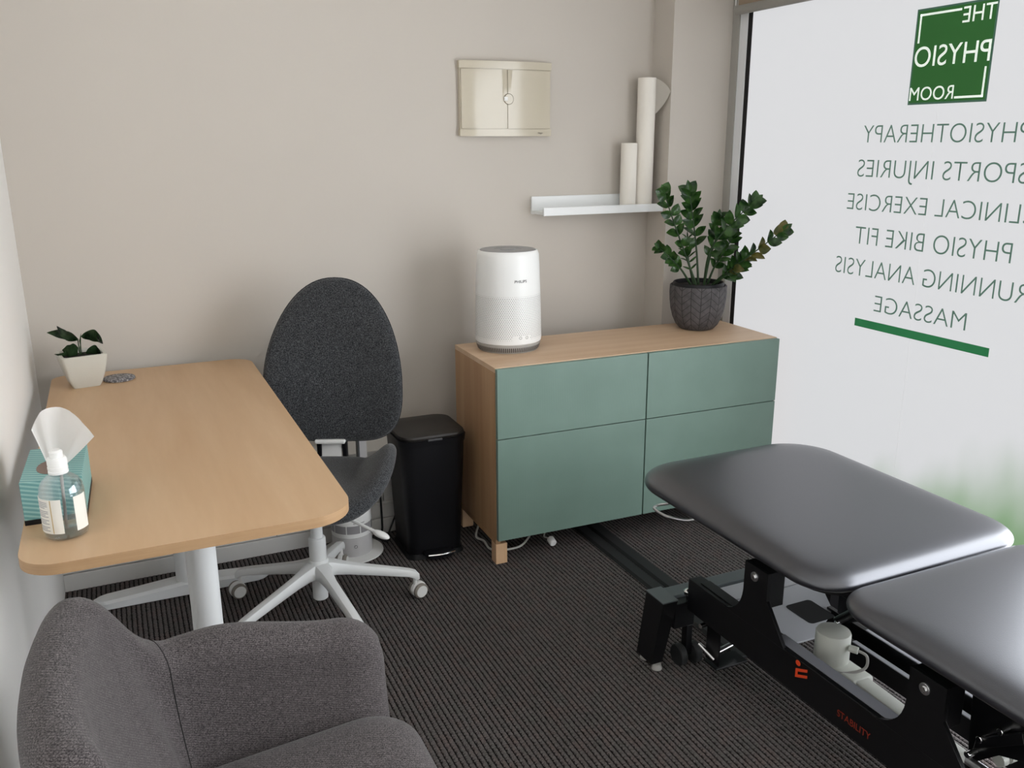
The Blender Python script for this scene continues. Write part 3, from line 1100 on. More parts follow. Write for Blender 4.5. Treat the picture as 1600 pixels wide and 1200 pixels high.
for i in range(104):
    a = 2 * pi * i / 104
    pb = bmesh.new()
    r0, r1 = 0.1125, 0.1172
    vs = []
    for (rr, z) in ((r0 - 0.0002, 0.005), (r1 + 0.0003, 0.0215)):
        for s in (-1, 1):
            vs.append(bm.verts.new(Vector(((rr + 0.0003) * cos(a), (rr + 0.0003) * sin(a), z)) + Vector((-sin(a), cos(a), 0)) * s * 0.0016))
    bm.faces.new((vs[0], vs[1], vs[3], vs[2]))
    pb.free()
link('base_vents', bm, 'slot', pu)
# logo and buttons wrap the shell
def wrap(ac, hgt, wid, z0):
    def f(u, v_):
        z = z0 + hgt * v_
        rr = rad_at(z) + 0.0004
        a = ac + (u - 0.5) * wid / rr
        return Vector((rr * cos(a), rr * sin(a), z))
    return f
text_obj('maker_name', 'PHILIPS', 'ink', wrap(R(-69), 0.009, 0.046, 0.252), pu, thin=0.012)
for ac in (-71, -59):
    bm = tube([Vector((cos(R(ac)) * 0.1217, sin(R(ac)) * 0.1217, 0.058)) + (Vector((-sin(R(ac)), cos(R(ac)), 0)) * cos(k * pi / 8) + Vector((0, 0, 1)) * sin(k * pi / 8)) * 0.0048 for k in range(17)], 0.0006, 5)
    link('button', bm, 'dot', pu)

# large pot plant
PX, PY, PZ = 2.585, -0.335, 0.7405
pl = thing('potted_plant', 'leafy green zz plant in a round charcoal pot with chevron lines on the sideboard', 'plant', (PX, PY, PZ))
prof = [(0, 0.0), (0.062, 0.0), (0.070, 0.003), (0.086, 0.020), (0.100, 0.050), (0.109, 0.085), (0.1135, 0.120), (0.1155, 0.150), (0.1145, 0.178), (0.1115, 0.181), (0.107, 0.180), (0.106, 0.160), (0, 0.158)]
link('pot', lathe(prof, 72), 'pot', pl, smooth=True)
link('inner_pot', lathe([(0.103, 0.150), (0.103, 0.189), (0.100, 0.193), (0.095, 0.192), (0.093, 0.175), (0.03, 0.172)], 56), 'black_plastic', pl, smooth=True)
link('soil', lathe([(0, 0.170), (0.093, 0.170), (0.092, 0.176), (0.05, 0.180), (0, 0.181)], 40), 'soil', pl, smooth=True)
rnd = random.Random(5)
P0 = Vector((PX, PY, PZ))


def zz(pts, n, l0, l1, w_, start=0.3, matn='leaf', side_dir=None, spread=1.0, warm=0.0, single=False):
    pts = [Vector(p) - P0 for p in pts]
    cv = catmull(pts, 10)
    link('stem', tube(cv, lambda t: 0.0052 * (1 - 0.68 * t), 8), 'stem', pl, smooth=True)
    bmg, bmw = None, None
    view = Vector((-0.42, -0.86, 0.28)).normalized()
    for i in range(n):
        t = start + (1 - start) * i / (n - 1)
        idx = min(int(t * (len(cv) - 1)), len(cv) - 2)
        p = cv[idx].lerp(cv[idx + 1], t * (len(cv) - 1) - idx)
        d = (cv[idx + 1] - cv[idx]).normalized()
        sd = d.cross(view if side_dir is None else Vector(side_dir)).normalized()
        L = l0 + (l1 - l0) * sin(pi * min(1, (i + 1.2) / (n + 0.6))) ** 0.6
        for s in ((1,) if single and i % 2 else (1, -1)):
            dirv = (d * (0.70 + 0.30 * i / n) + sd * s * 0.95 * spread * rnd.uniform(0.75, 1.15) + view * rnd.uniform(-0.25, 0.55)).normalized()
            tip = p + dirv * L * rnd.uniform(0.9, 1.08)
            sidev = (dirv.cross(view) + view * rnd.uniform(-0.5, 1.1) * s).normalized()
            bmx = leaf(p, tip, w_ * rnd.uniform(0.88, 1.1), rnd.uniform(0.02, 0.12), side=sidev, cup=0.22, n=7, shape=0.9)
            if rnd.random() < warm * t:
                for f_ in bmx.faces:
                    f_.material_index = 1
            bmg = merge(bmg, bmx)
    # the tip leaf
    tip = cv[-1] + (cv[-1] - cv[-3]).normalized() * l1 * 0.8
    bmg = merge(bmg, leaf(cv[-1], tip, w_ * 0.7, 0.05, side=(tip - cv[-1]).cross(view), cup=0.3, n=6))
    link('leaflets', bmg, None, pl, smooth=True, mats=[matn, 'leaf_warm'])


B = lambda dx, dy: (PX + dx, PY + dy, PZ + 0.175)
zz([B(-0.022, -0.02), (2.515, -0.345, 1.03), (2.440, -0.350, 1.18), (2.385, -0.36, 1.290)], 8, 0.040, 0.050, 0.0200, 0.36)          # A
zz([B(0.0, 0.0), (2.572, -0.33, 1.05), (2.545, -0.33, 1.19), (2.522, -0.33, 1.290)], 8, 0.048, 0.062, 0.0180, 0.40)      # B
zz([B(0.02, -0.01), (2.600, -0.38, 1.06), (2.655, -0.43, 1.17), (2.735, -0.46, 1.250)], 8, 0.046, 0.060, 0.0190, 0.38)     # C
zz([B(0.03, -0.04), (2.625, -0.46, 0.985), (2.665, -0.54, 1.055), (2.740, -0.63, 1.155)], 9, 0.042, 0.056, 0.0185, 0.36, warm=0.55)  # D
zz([B(-0.045, -0.02), (2.475, -0.37, 0.99), (2.420, -0.38, 1.035), (2.352, -0.39, 1.086)], 6, 0.034, 0.044, 0.0150, 0.42)            # E
zz([B(0.012, -0.02), (2.605, -0.37, 1.02), (2.625, -0.38, 1.11), (2.632, -0.38, 1.180)], 6, 0.042, 0.056, 0.0150, 0.40)   # F
zz([B(-0.008, 0.02), (2.560, -0.30, 1.00), (2.556, -0.29, 1.05), (2.552, -0.29, 1.100)], 7, 0.034, 0.044, 0.0042, 0.25, spread=1.3)   # G
zz([B(0.03, -0.05), (2.615, -0.44, 0.955), (2.640, -0.48, 0.990), (2.665, -0.50, 1.030)], 5, 0.044, 0.058, 0.0200, 0.40)               # H
zz([B(0.035, -0.01), (2.640, -0.36, 0.99), (2.668, -0.38, 1.05), (2.690, -0.40, 1.110)], 6, 0.040, 0.054, 0.0160, 0.34)               # I

# ------------------------------------------------------------------ pedal bin
bn = thing('pedal_bin', 'tall black plastic pedal bin between the desk chair and the sideboard', 'bin', (1.398, -0.322, 0), R(-1))


def taper_box(w0, d0, w1, d1, z0, z1, r0, r1, n=6, steps=(0, 1)):
    return [[(a, b_, z0 + (z1 - z0) * s) for a, b_ in rrect(-(w0 + (w1 - w0) * s) / 2, (w0 + (w1 - w0) * s) / 2, -(d0 + (d1 - d0) * s) / 2, (d0 + (d1 - d0) * s) / 2, r0 + (r1 - r0) * s, n)] for s in steps]


link('bin_body', loft(taper_box(0.205, 0.215, 0.245, 0.245, 0.012, 0.445, 0.035, 0.045, steps=(0, 0.03, 0.5, 1))), 'black_plastic', bn, smooth=True)
link('base', loft(taper_box(0.225, 0.235, 0.215, 0.225, 0.0005, 0.018, 0.04, 0.038)), 'black_plastic', bn, smooth=True)
link('rim', loft(taper_box(0.252, 0.252, 0.256, 0.256, 0.440, 0.462, 0.05, 0.05)), 'black_plastic', bn, smooth=True)
bm = loft([[(a, b_, z) for a, b_ in rrect(-w_, w_, -w_, w_, 0.052, 8)] for z, w_ in ((0.4625, 0.122), (0.470, 0.1245), (0.477, 0.122), (0.480, 0.114), (0.4815, 0.06))])
link('lid', bm, mat('brown_black_lid', (0.022, 0.019, 0.017), 0.5), bn, smooth=True)
link('lid_tab', box(-0.03, 0.025, -0.134, -0.120, 0.459, 0.467, 0.003), 'dark_grey', bn)
link('pedal', prism(rrect(-0.055, 0.055, -0.165, -0.10, 0.02, 6), 0.018, 0.030, 0.003), 'black_plastic', bn, smooth=True)
link('pedal_plate', tube([(-0.050, -0.160, 0.034), (0.0, -0.172, 0.036), (0.050, -0.160, 0.034)], 0.0055, 8, smooth_n=6, flat=0.7), 'chrome', bn, smooth=True)

# ------------------------------------------------------------------ tower fan / purifier behind the desk chair
fn = thing('tower_fan', 'white and silver loop tower fan standing on the floor behind the desk chair', 'fan', (1.120, -0.262, 0), R(-6))
link('base_plate', lathe([(0, 0.0005), (0.110, 0.0005), (0.114, 0.003), (0.113, 0.007), (0.07, 0.012), (0, 0.012)], 56), 'white_plastic', fn, smooth=True)
link('lower_body', lathe([(0, 0.0121), (0.073, 0.0121), (0.074, 0.016), (0.074, 0.083), (0.0735, 0.0845), (0, 0.0845)], 56), 'warm_fan', fn, smooth=True)
link('filter_drum', lathe([(0, 0.0846), (0.0725, 0.0846), (0.0745, 0.087), (0.0745, 0.250), (0.070, 0.262), (0.05, 0.268), (0, 0.268)], 56), 'white_plastic', fn, smooth=True)
bm = None
for k in range(9):
    a0 = k * 40 + 9
    bm = merge(bm, arc_panel(0.0746, a0, a0 + 37, 0.103, 0.134, 0.0006, 8)) if bm else arc_panel(0.0746, a0, a0 + 37, 0.103, 0.134, 0.0006, 8)
link('grille_band', bm, 'fan_band', fn, smooth=True)
def wrap2(ac, hgt, wid, z0, rr):
    return lambda u, v_: Vector((rr * cos(ac + (u - .5) * wid / rr), rr * sin(ac + (u - .5) * wid / rr), z0 + hgt * v_))
text_obj('maker_name', 'dyson hot+cool', 'ink', wrap2(R(-76), 0.005, 0.044, 0.1415, 0.0752), fn, thin=0.01)
bm = tube([Vector((cos(R(-88)) * 0.0746, sin(R(-88)) * 0.0746, 0.052)) + (Vector((-sin(R(-88)), cos(R(-88)), 0)) * cos(k * pi / 8) + Vector((0, 0, 1)) * sin(k * pi / 8)) * 0.0055 for k in range(17)], 0.0007, 5)
link('power_button', bm, 'slot', fn)
# loop amplifier
loop_o = [(0.066 * sx, z) for sx, z in ()]
def oblong(hw, z0, z1, n=12):
    pts_ = []
    for k in range(n + 1):
        a = pi * k / n
        pts_.append((hw * cos(a), z1 - hw + hw * sin(a)))
    for k in range(n + 1):
        a = pi + pi * k / n
        pts_.append((hw * cos(a), z0 + hw + hw * sin(a)))
    return pts_
oo, ii = oblong(0.066, 0.262, 0.80), oblong(0.040, 0.288, 0.774)
rings = []
for (ro, yy) in ((oo, -0.034), (oo, 0.045), (ii, 0.045), (ii, -0.034)):
    rings.append([(a, yy, z) for a, z in ro])
link('loop', loft(rings, closed_path=True, cap=False), 'warm_fan', fn, smooth=True)
io, iin = oblong(0.0398, 0.2882, 0.7738), oblong(0.034, 0.294, 0.768)
link('loop_inner_rim', loft([[(a, yy, z) for a, z in ro] for ro, yy in ((io, -0.036), (io, 0.02), (iin, 0.02), (iin, -0.036))], closed_path=True, cap=False), 'fan_grey', fn, smooth=True)
link('power_cord', tube([(0.06, 0.075, 0.03), (0.10, 0.06, 0.012), (0.135, 0.02, 0.012), (0.15, 0.06, 0.03), (0.185, 0.09, 0.09)], 0.0035, 8, smooth_n=8), 'black_rubber', fn, smooth=True)
cbl = link('power_cable', tube([(1.262, -0.156, 0.34), (1.264, -0.156, 0.2), (1.266, -0.158, 0.05), (1.262, -0.165, 0.012)], 0.004, 8, smooth_n=6), 'black_rubber', None, smooth=True)
tag(cbl, 'black power cable hanging down the white duct behind the desk chair', 'cable')

# ------------------------------------------------------------------ desk chair
HX, HY = 0.915, -0.648
ch = thing('desk_chair', 'charcoal fabric swivel desk chair with a white star base beside the desk', 'chair', (HX, HY, 0), R(-25))
# star base in chair space
a_first = R(-8) + R(25)
base = thing('star_base', None, None)
del_keys = list(base.keys())
base.parent = ch
bpy.data.objects.remove(base)
bmh = lathe([(0, 0.125), (0.030, 0.125), (0.036, 0.132), (0.036, 0.176), (0.029, 0.190), (0, 0.190)], 32)
link('base_hub', bmh, 'white_metal', ch, smooth=True)
for k in range(5):
    a = a_first + k * 2 * pi / 5
    d = Vector((cos(a), sin(a), 0))
    n_ = Vector((-sin(a), cos(a), 0))
    pts_ = [(0.0, 0.160, 0.032, 0.024), (0.035, 0.160, 0.030, 0.024), (0.06, 0.153, 0.022, 0.021), (0.10, 0.143, 0.0175, 0.018), (0.18, 0.124, 0.0165, 0.0155), (0.26, 0.105, 0.0155, 0.0135), (0.295, 0.096, 0.0150, 0.0125), (0.310, 0.089, 0.0145, 0.0125), (0.318, 0.080, 0.0135, 0.011), (0.320, 0.070, 0.0125, 0.008)]
    rings = []
    for i, (rr, z, hw, hh) in enumerate(pts_):
        p = d * rr + Vector((0, 0, z))
        j0, j1 = max(i - 1, 0), min(i + 1, len(pts_) - 1)
        tan = (d * (pts_[j1][0] - pts_[j0][0]) + Vector((0, 0, pts_[j1][1] - pts_[j0][1]))).normalized()
        upn = n_.cross(tan) * -1
        rings.append([p + n_ * (hw * cs) + upn * (hh * sn) for cs, sn in ((-1, -0.8), (-1, 0.3), (-0.7, 0.85), (0, 1), (0.7, 0.85), (1, 0.3), (1, -0.8), (0.85, -1), (-0.85, -1))])
    lg = link('leg', loft(rings), 'white_metal', ch, smooth=True)
    # caster
    ca = [0.4, 3.14, 1.0, -0.6, 0.9][k]
    cc = d * 0.312 + Vector((cos(a + ca), sin(a + ca), 0)) * 0.012
    ax = Vector((-sin(a + ca), cos(a + ca), 0))
    cs_ = link('caster', cyl(tuple(d * 0.312 + Vector((0, 0, 0.040))), tuple(d * 0.312 + Vector((0, 0, 0.086))), 0.0065, 14), 'white_plastic', ch, smooth=True)
    z0 = 0.0268
    for s in (-1, 1):
        c0 = cc + Vector((0, 0, z0)) + ax * (s * 0.0085)
        c1 = cc + Vector((0, 0, z0)) + ax * (s * 0.0225)
        link('wheel', cyl(c0, c1, 0.0262, 28, bev=0.004), 'caster_grey', cs_, smooth=True)
        link('wheel_cover', cyl(cc + Vector((0, 0, z0)) + ax * (s * 0.0226), cc + Vector((0, 0, z0)) + ax * (s * 0.0245), 0.0205, 28, bev=0.0008), 'white_plastic', cs_, smooth=True)
    link('hood', cyl(cc + Vector((0, 0, z0 + .002)) - ax * 0.008, cc + Vector((0, 0, z0 + .002)) + ax * 0.008, 0.0275, 28, bev=0.002), 'white_plastic', cs_, smooth=True)
link('column_end', cyl((0, 0, 0.050), (0, 0, 0.125), 0.0245, 28, bev=0.003), 'white_metal', ch, smooth=True)
link('gas_column', lathe([(0, 0.19), (0.0275, 0.19), (0.0275, 0.262), (0.025, 0.266), (0.0195, 0.267), (0.0195, 0.385), (0, 0.385)], 32), 'white_metal', ch, smooth=True)
link('mechanism', prism(rrect(-0.075, 0.075, -0.09, 0.16, 0.03, 6), 0.375, 0.402, 0.006), 'white_metal', ch, smooth=True)
lv = link('lever', tube([(0.05, -0.03, 0.372), (0.12, -0.055, 0.352), (0.185, -0.082, 0.332), (0.205, -0.090, 0.326)], 0.0055, 10, smooth_n=4), 'white_plastic', ch, smooth=True)
bm = pillow([(0.030 * cos(2 * pi * i / 24), 0.0145 * sin(2 * pi * i / 24)) for i in range(24)], 0.009, 0.009, 2.2, 6)
pd = link('lever_paddle', bm, 'white_plastic', ch, smooth=True, loc=(0.224, -0.098, 0.320), rot=(0, R(14), R(-24)))

# seat
def seat_outline(n=72):
    o_ = []
    for i in range(n):
        a = 2 * pi * i / n
        c, s = cos(a), sin(a)
        ex = 2 / 2.7
        x = 0.255 * (abs(c) ** ex) * (1 if c > 0 else -1)
        y = 0.235 * (abs(s) ** ex) * (1 if s > 0 else -1)
        if y < 0:
            x *= 1 - 0.12 * (-y / 0.235) ** 1.5
        o_.append((x, y))
    return o_


def seat_surf(x, y):
    ax = abs(x) / 0.255
    rear = min(1.0, max(0.0, (y + 0.24) / 0.34))
    lift = 0.122 * (max(0, ax - 0.46) / 0.54) ** 1.55 * (0.22 + 0.78 * rear ** 1.1)
    dip = -0.014 * max(0, (-y - 0.06) / 0.175) ** 2
    pull = 1 - 0.13 * max(0, ax - 0.5)
    return Vector((x * pull, y, lift + dip))


def with_normal(S):
    def f(v):
        x, y, z = v
        e = 1e-3
        p = S(x, y)
        n_ = (S(x + e, y) - p).cross(S(x, y + e) - p).normalized()
        return p + n_ * z
    return f


link('seat', pillow(seat_outline(), 0.030, 0.030, 14, 24, with_normal(seat_surf)), 'chair_fabric', ch, smooth=True, loc=(0.012, 0.0, 0.436))


# back rest
def egg(n=80):
    o_ = []
    for i in range(n):
        a = 2 * pi * i / n
        c, s = cos(a), sin(a)
        if s >= 0:
            y = 0.343 * s
            x = 0.232 * (abs(c) ** 0.90) * (1 if c > 0 else -1)
        else:
            y = -0.205 * (abs(s) ** 0.74)
            x = 0.232 * (abs(c) ** 0.56) * (1 if c > 0 else -1)
        # widest below the middle
        x *= 1.0 - 0.05 * max(0, y / 0.35) ** 1.5
        o_.append((x, y))
    return o_


def back_bend(v):
    # outline x -> x, outline y -> height, z -> towards the sitter (-Y)
    x, h, z = v
    curve = -0.060 * (x / 0.24) ** 2 * (1 if h < 0.1 else 1 - 0.6 * (h - 0.1) / 0.25)
    lean = 0.10 * (h / 0.35) * (1 if h > 0 else 0.3)
    return Vector((x, 0.0 - z + curve * 0.9 + lean * 0.8, h))


bk = link('backrest', pillow(egg(), 0.026, 0.024, 7, 18, back_bend), 'chair_fabric', ch, smooth=True, loc=(0.024, 0.305, 0.698))
bm = tube([back_bend(Vector((x * 1.004, y * 1.004, 0.0))) for x, y in egg()] + [back_bend(Vector((egg()[0][0] * 1.004, egg()[0][1] * 1.004, 0)))], 0.0022, 6)
link('piping', bm, 'chair_fabric', bk, smooth=True)
# white back bracket
bm = bmesh.new()
bm.free()
brk = [(0.0, 0.05, 0.390), (0.0, 0.17, 0.385), (0.0, 0.245, 0.395), (0.0, 0.288, 0.43), (0.0, 0.300, 0.50), (0.0, 0.318, 0.60)]
cv = catmull(brk, 6)
rings = []
for i, p in enumerate(cv):
    d = (cv[min(i + 1, len(cv) - 1)] - cv[max(i - 1, 0)]).normalized()
    nn_ = Vector((1, 0, 0))
    up = nn_.cross(d)
    w_ = 0.034
    rings.append([p + nn_ * (w_ * a) + up * (0.006 * b_) for a, b_ in ((-1, -1), (-1, 1), (1, 1), (1, -1))])
link('back_bracket', loft(rings), 'white_plastic', ch, smooth=True)
link('bracket_collar', box(-0.052, 0.052, 0.262, 0.335, 0.488, 0.502, 0.004), 'white_plastic', ch)
for s in (-1, 1):
    link('bracket_rail', box(s * 0.044 - 0.007, s * 0.044 + 0.007, 0.285, 0.318, 0.400, 0.50, 0.003), 'black_plastic', ch)

# ------------------------------------------------------------------ floor cable cover and cables
bm = None
for x0, x1 in ((1.968, 2.022), (2.026, 2.082)):
    t = prism([(x0, 0.001), (x0 + 0.008, 0.010), (x1 - 0.008, 0.0105), (x1, 0.001)], -1.45, -0.20, axis='Y')
    bm = merge(bm, t) if bm else t
cc_ = link('cable_cover', bm, 'black_rubber', None)
tag(cc_, 'black rubber cable cover strip on the carpet from sideboard to treatment couch', 'cable cover')
wc = link('white_cable', tube([(1.63, -0.262, 0.006), (1.585, -0.35, 0.006), (1.597, -0.40, 0.006), (1.592, -0.47, 0.006), (1.63, -0.50, 0.006), (1.70, -0.50, 0.006), (1.755, -0.455, 0.006), (1.80, -0.40, 0.006)], 0.0042, 8, smooth_n=8), 'cable_white', None, smooth=True)
tag(wc, 'white cable looping over the carpet round the front left leg of the sideboard', 'cable')
pg = thing('wall_plug', 'small white plug hanging just below the sideboard drawer fronts', 'plug', (1.815, -0.56, 0.02))
link('plug_body', cyl((0, 0, 0), (0, 0.03, 0.01), 0.014, 20, bev=0.003), 'white_plastic', pg, smooth=True)
link('plug_cord', tube([(0, 0.028, 0.01), (0, 0.08, -0.005), (0.03, 0.13, -0.012)], 0.003, 8, smooth_n=5), 'cable_white', pg, smooth=True)

# ------------------------------------------------------------------ treatment couch
bd = thing('treatment_couch', 'black vinyl treatment couch on a black steel frame in front of the window', 'treatment couch', (2.06, -2.1, 0))
bx, by = 2.06, -2.1
ML, MR = 1.733 - bx, 2.405 - bx


def couch_pad(y0, y1, r, z=0.532):
    o_ = rrect(ML, MR, y0 - by, y1 - by, r, 12)
    # resample straight edges for a smooth pillow
    o2 = []
    for i in range(len(o_)):
        a, b_ = Vector(o_[i]), Vector(o_[(i + 1) % len(o_)])
        m_ = max(1, int((b_ - a).length / 0.05))
        for k in range(m_):
            o2.append(tuple(a.lerp(b_, k / m_)))
    return pillow(o2, 0.034, 0.025, 9, 22, center=(0, (y0 + y1) / 2 - by)), z


pad, zc = couch_pad(-1.985, -1.175, (0.15, 0.15, 0.10, 0.10))
link('head_cushion', pad, 'vinyl', bd, smooth=True, loc=(0, 0, zc))
pad, zc = couch_pad(-3.30, -1.993, (0.10, 0.10, 0.15, 0.15))
link('body_cushion', pad, 'vinyl', bd, smooth=True, loc=(0, 0, zc))
link('cushion_board', prism(rrect(ML + 0.05, MR - 0.05, -1.96 - by, -1.25 - by, 0.10, 8), 0.493, 0.5065, 0.002), 'black_satin', bd)
link('cushion_board', prism(rrect(ML + 0.05, MR - 0.05, -3.24 - by, -2.03 - by, 0.06, 8), 0.493, 0.5065, 0.002), 'black_satin', bd)


def beam(name, x, face, matn='black_satin'):
    """side beam with its two upright brackets in the plane x"""
    Z0, Z1 = 0.195, 0.292
    o = link(name, box(x - bx, x - bx + 0.045, -3.00 - by, -1.42 - by, Z0, Z1, 0.002), matn, bd)
    return o


near = beam('side_beam', 1.80, 1)
link('beam_flange', box(1.8125 - bx, 1.8445 - bx, -2.14 - by, -1.765 - by, 0.2922, 0.2945, 0.0006), 'flange_sheen', bd)  # lighter grey stands in for the window's reflection on the beam top
link('beam_flange', box(1.8125 - bx, 1.8445 - bx, -1.66 - by, -1.46 - by, 0.2922, 0.2945, 0.0006), 'black_satin', bd)
far = beam('side_beam', 2.285, -1)


def bracket(x, yb):
    # upright plate: vertical far edge rises from a quarter curve, sloped near edge
    zt, zb = 0.456, 0.288
    ya = yb + 0.040      # far edge
    yn = yb - 0.048
    outl = [(ya + 0.0, zt), (ya + 0.0, zb + 0.085)]
    for k in range(1, 9):
        a = R(90 * k / 8)
        outl.append((ya + 0.085 * (1 - cos(a)), zb + 0.085 - 0.085 * sin(a) + 0.0))
    outl += [(yn - 0.075, zb), (yn, zt - 0.075), (yn, zt - 0.012), (yn + 0.0, zt)]
    outl = [(a - by, b_) for a, b_ in outl]
    return prism(outl, x - bx, x - bx + 0.010, 0.0008, 1, axis='X')


for x in (1.799, 2.32):
    for yb in (-1.692, -2.209):
        br = link('link_bracket', bracket(x, yb), 'black_satin', bd)
        sx = -1 if x < 2 else 1
        bo = box(min(0, -sx * 0.045) + x - bx + (0.010 if x < 2 else 0), max(0, -sx * 0.045) + x - bx + (0.0 if x < 2 else 0), yb - 0.048 - by, yb + 0.040 - by, 0.395, 0.456, 0.001) if False else None
        blk = box(x - bx + 0.0105 if x < 2 else x - bx - 0.045, x - bx + 0.055 if x < 2 else x - bx - 0.0005, yb - 0.047 - by, yb + 0.039 - by, 0.36, 0.4555, 0.001)
        link('pivot_block', blk, 'black_satin', bd)
        xo = x - bx
        bm = cyl((xo + 0.001, yb - by, 0.428), (xo - 0.0035, yb - by, 0.428), 0.0125, 24, bev=0.0008)
        link('pivot_washer', bm, 'steel', bd, smooth=True)
        bm = cyl((xo - 0.003, yb - by, 0.428), (xo - 0.0065, yb - by, 0.428), 0.0065, 6)
        link('pivot_bolt', bm, 'chrome', bd)

# orange emblem and name on the near beam
xf = 1.80 - bx - 0.0006
ye = -1.866 - by
bm = prism([(ye + 0.002 + 0.008 * cos(2 * pi * i / 20), 0.2825 + 0.007 * sin(2 * pi * i / 20)) for i in range(20)], xf - 0.0004, xf, axis='X')
link('emblem_dot', bm, 'orange', bd)
bm = prism([(ye - 0.030, 0.2825), (ye + 0.008, 0.2655), (ye + 0.008, 0.2415), (ye - 0.031, 0.2595), (ye - 0.031, 0.2670), (ye + 0.0005, 0.2525), (ye + 0.0005, 0.2605), (ye - 0.030, 0.2750)], xf - 0.0004, xf, axis='X')
link('emblem', bm, 'orange', bd)
text_obj('couch_name', 'STABILITY', 'dark_orange', lambda u, v_: Vector((xf, -1.996 - by - 0.097 * u, 0.2255 + 0.0165 * v_)), bd, thin=0.0)

# head-end cross foot
fy = -1.340
link('cross_foot', box(1.725 - bx, 2.405 - bx, fy - 0.030 - by, fy + 0.022 - by, 0.160, 0.215, 0.002), 'grey_steel', bd)
for xx in (1.722, 2.372):
    sg = -1 if xx < 2 else 1
    x0_, x1_ = (xx - bx, xx - bx + 0.05) if sg < 0 else (xx - bx - 0.014, xx - bx + 0.036)
    rg = []
    for t_ in (0, 1):
        sx_ = sg * 0.018 * t_
        sy_ = 0.018 * t_
        rg.append([(x0_ + sx_ + (0.004 * t_), fy - 0.074 - by + sy_ + 0.008 * t_, 0.224 - 0.204 * t_), (x1_ + sx_ - 0.008 * t_, fy - 0.074 - by + sy_ + 0.008 * t_, 0.224 - 0.204 * t_), (x1_ + sx_ - 0.008 * t_, fy + 0.012 - by + sy_, 0.224 - 0.204 * t_), (x0_ + sx_ + (0.004 * t_), fy + 0.012 - by + sy_, 0.224 - 0.204 * t_)])
    link('leg', loft(rg), 'black_satin', bd)
    link('leg_cap', box(x0_ - .001, x1_ + 0.001, fy - 0.075 - by, fy + 0.013 - by, 0.2245, 0.2285, 0.001), 'grey_steel', bd)
    for yy in (-0.034, 0.026):
        link('foot_pad', lathe([(0, 0.0005), (0.014, 0.0005), (0.016, 0.004), (0.012, 0.0195), (0, 0.0195)], 20, cx=(x0_ + x1_) / 2 + sg * 0.018, cy=fy - 0.012 + yy - by), 'grey_plastic', bd, smooth=True)
# foot-end cross foot
fy2 = -2.95
link('cross_foot', box(1.725 - bx, 2.405 - bx, fy2 - 0.030 - by, fy2 + 0.022 - by, 0.160, 0.215, 0.002), 'grey_steel', bd)
for xx in (1.722, 2.372):
    link('leg', prism([(fy2 + 0.03 - by, 0.224), (fy2 - 0.03 - by, 0.224), (fy2 - 0.03 - by, 0.0005), (fy2 + 0.03 - by, 0.0005)], xx - bx, xx - bx + 0.036, 0.002, 1, axis='X'), 'black_satin', bd)
link('adjusting_knob', lathe([(0, 0.222), (0.013, 0.222), (0.015, 0.226), (0.015, 0.233), (0.008, 0.239), (0, 0.240)], 8, cx=1.825 - bx, cy=-1.390 - by), 'chrome', bd, smooth=True)
link('threaded_rod', cyl((1.825 - bx, -1.390 - by, 0.05), (1.825 - bx, -1.390 - by, 0.222), 0.006, 12), 'black_satin', bd, smooth=True)
link('swing_arm', box(1.77 - bx, 1.84 - bx, -1.405 - by, -1.37 - by, 0.128, 0.206, 0.003), 'black_satin', bd)
for (wx, wy) in ((1.802, -1.392), (1.850, -1.398)):
    link('transport_wheel', cyl((wx - bx - 0.011, wy - by, 0.0325), (wx - bx + 0.011, wy - by, 0.0325), 0.032, 32, bev=0.003), 'black_rubber', bd, smooth=True)
link('wheel_fork', box(1.815 - bx, 1.836 - bx, -1.405 - by, -1.380 - by, 0.03, 0.13, 0.002), 'black_satin', bd)
# lifting pedal linkage: bright rods
for p0, p1, r_ in (((1.83, -1.385, 0.205), (1.83, -1.53, 0.205), 0.005), ((1.80, -1.485, 0.175), (1.88, -1.475, 0.178), 0.007), ((1.84, -1.50, 0.085), (1.93, -1.48, 0.085), 0.009), ((1.82, -1.46, 0.100), (1.83, -1.52, 0.080), 0.006)):
    link('linkage_rod', cyl((p0[0] - bx, p0[1] - by, p0[2]), (p1[0] - bx, p1[1] - by, p1[2]), r_, 14), 'chrome', bd, smooth=True)
link('linkage_plate', box(1.835 - bx, 1.84 - bx, -1.53 - by, -1.47 - by, 0.06, 0.19, 0.002), 'black_satin', bd)
link('linkage_plate', box(1.83 - bx, 1.94 - bx, -1.53 - by, -1.47 - by, 0.050, 0.055, 0.001), 'black_satin', bd)

# silver plates inside the frame
link('frame_tray', box(1.85 - bx, 2.28 - bx, -1.46 - by, -1.385 - by, 0.207, 0.213, 0.001), 'silver_plate', bd)
bm = prism([(1.852 - bx, -1.72 - by), (2.00 - bx, -1.72 - by), (2.14 - bx, -1.63 - by), (2.20 - bx, -1.53 - by), (2.20 - bx, -1.475 - by), (1.852 - bx, -1.475 - by)], 0.216, 0.221, 0.001, 1)
link('frame_tray', bm, 'silver_plate', bd)
link('tray_slot', prism(rrect(2.03 - bx, 2.12 - bx, -1.665 - by, -1.560 - by, 0.012, 4), 0.2212, 0.2222), 'black_void', bd)
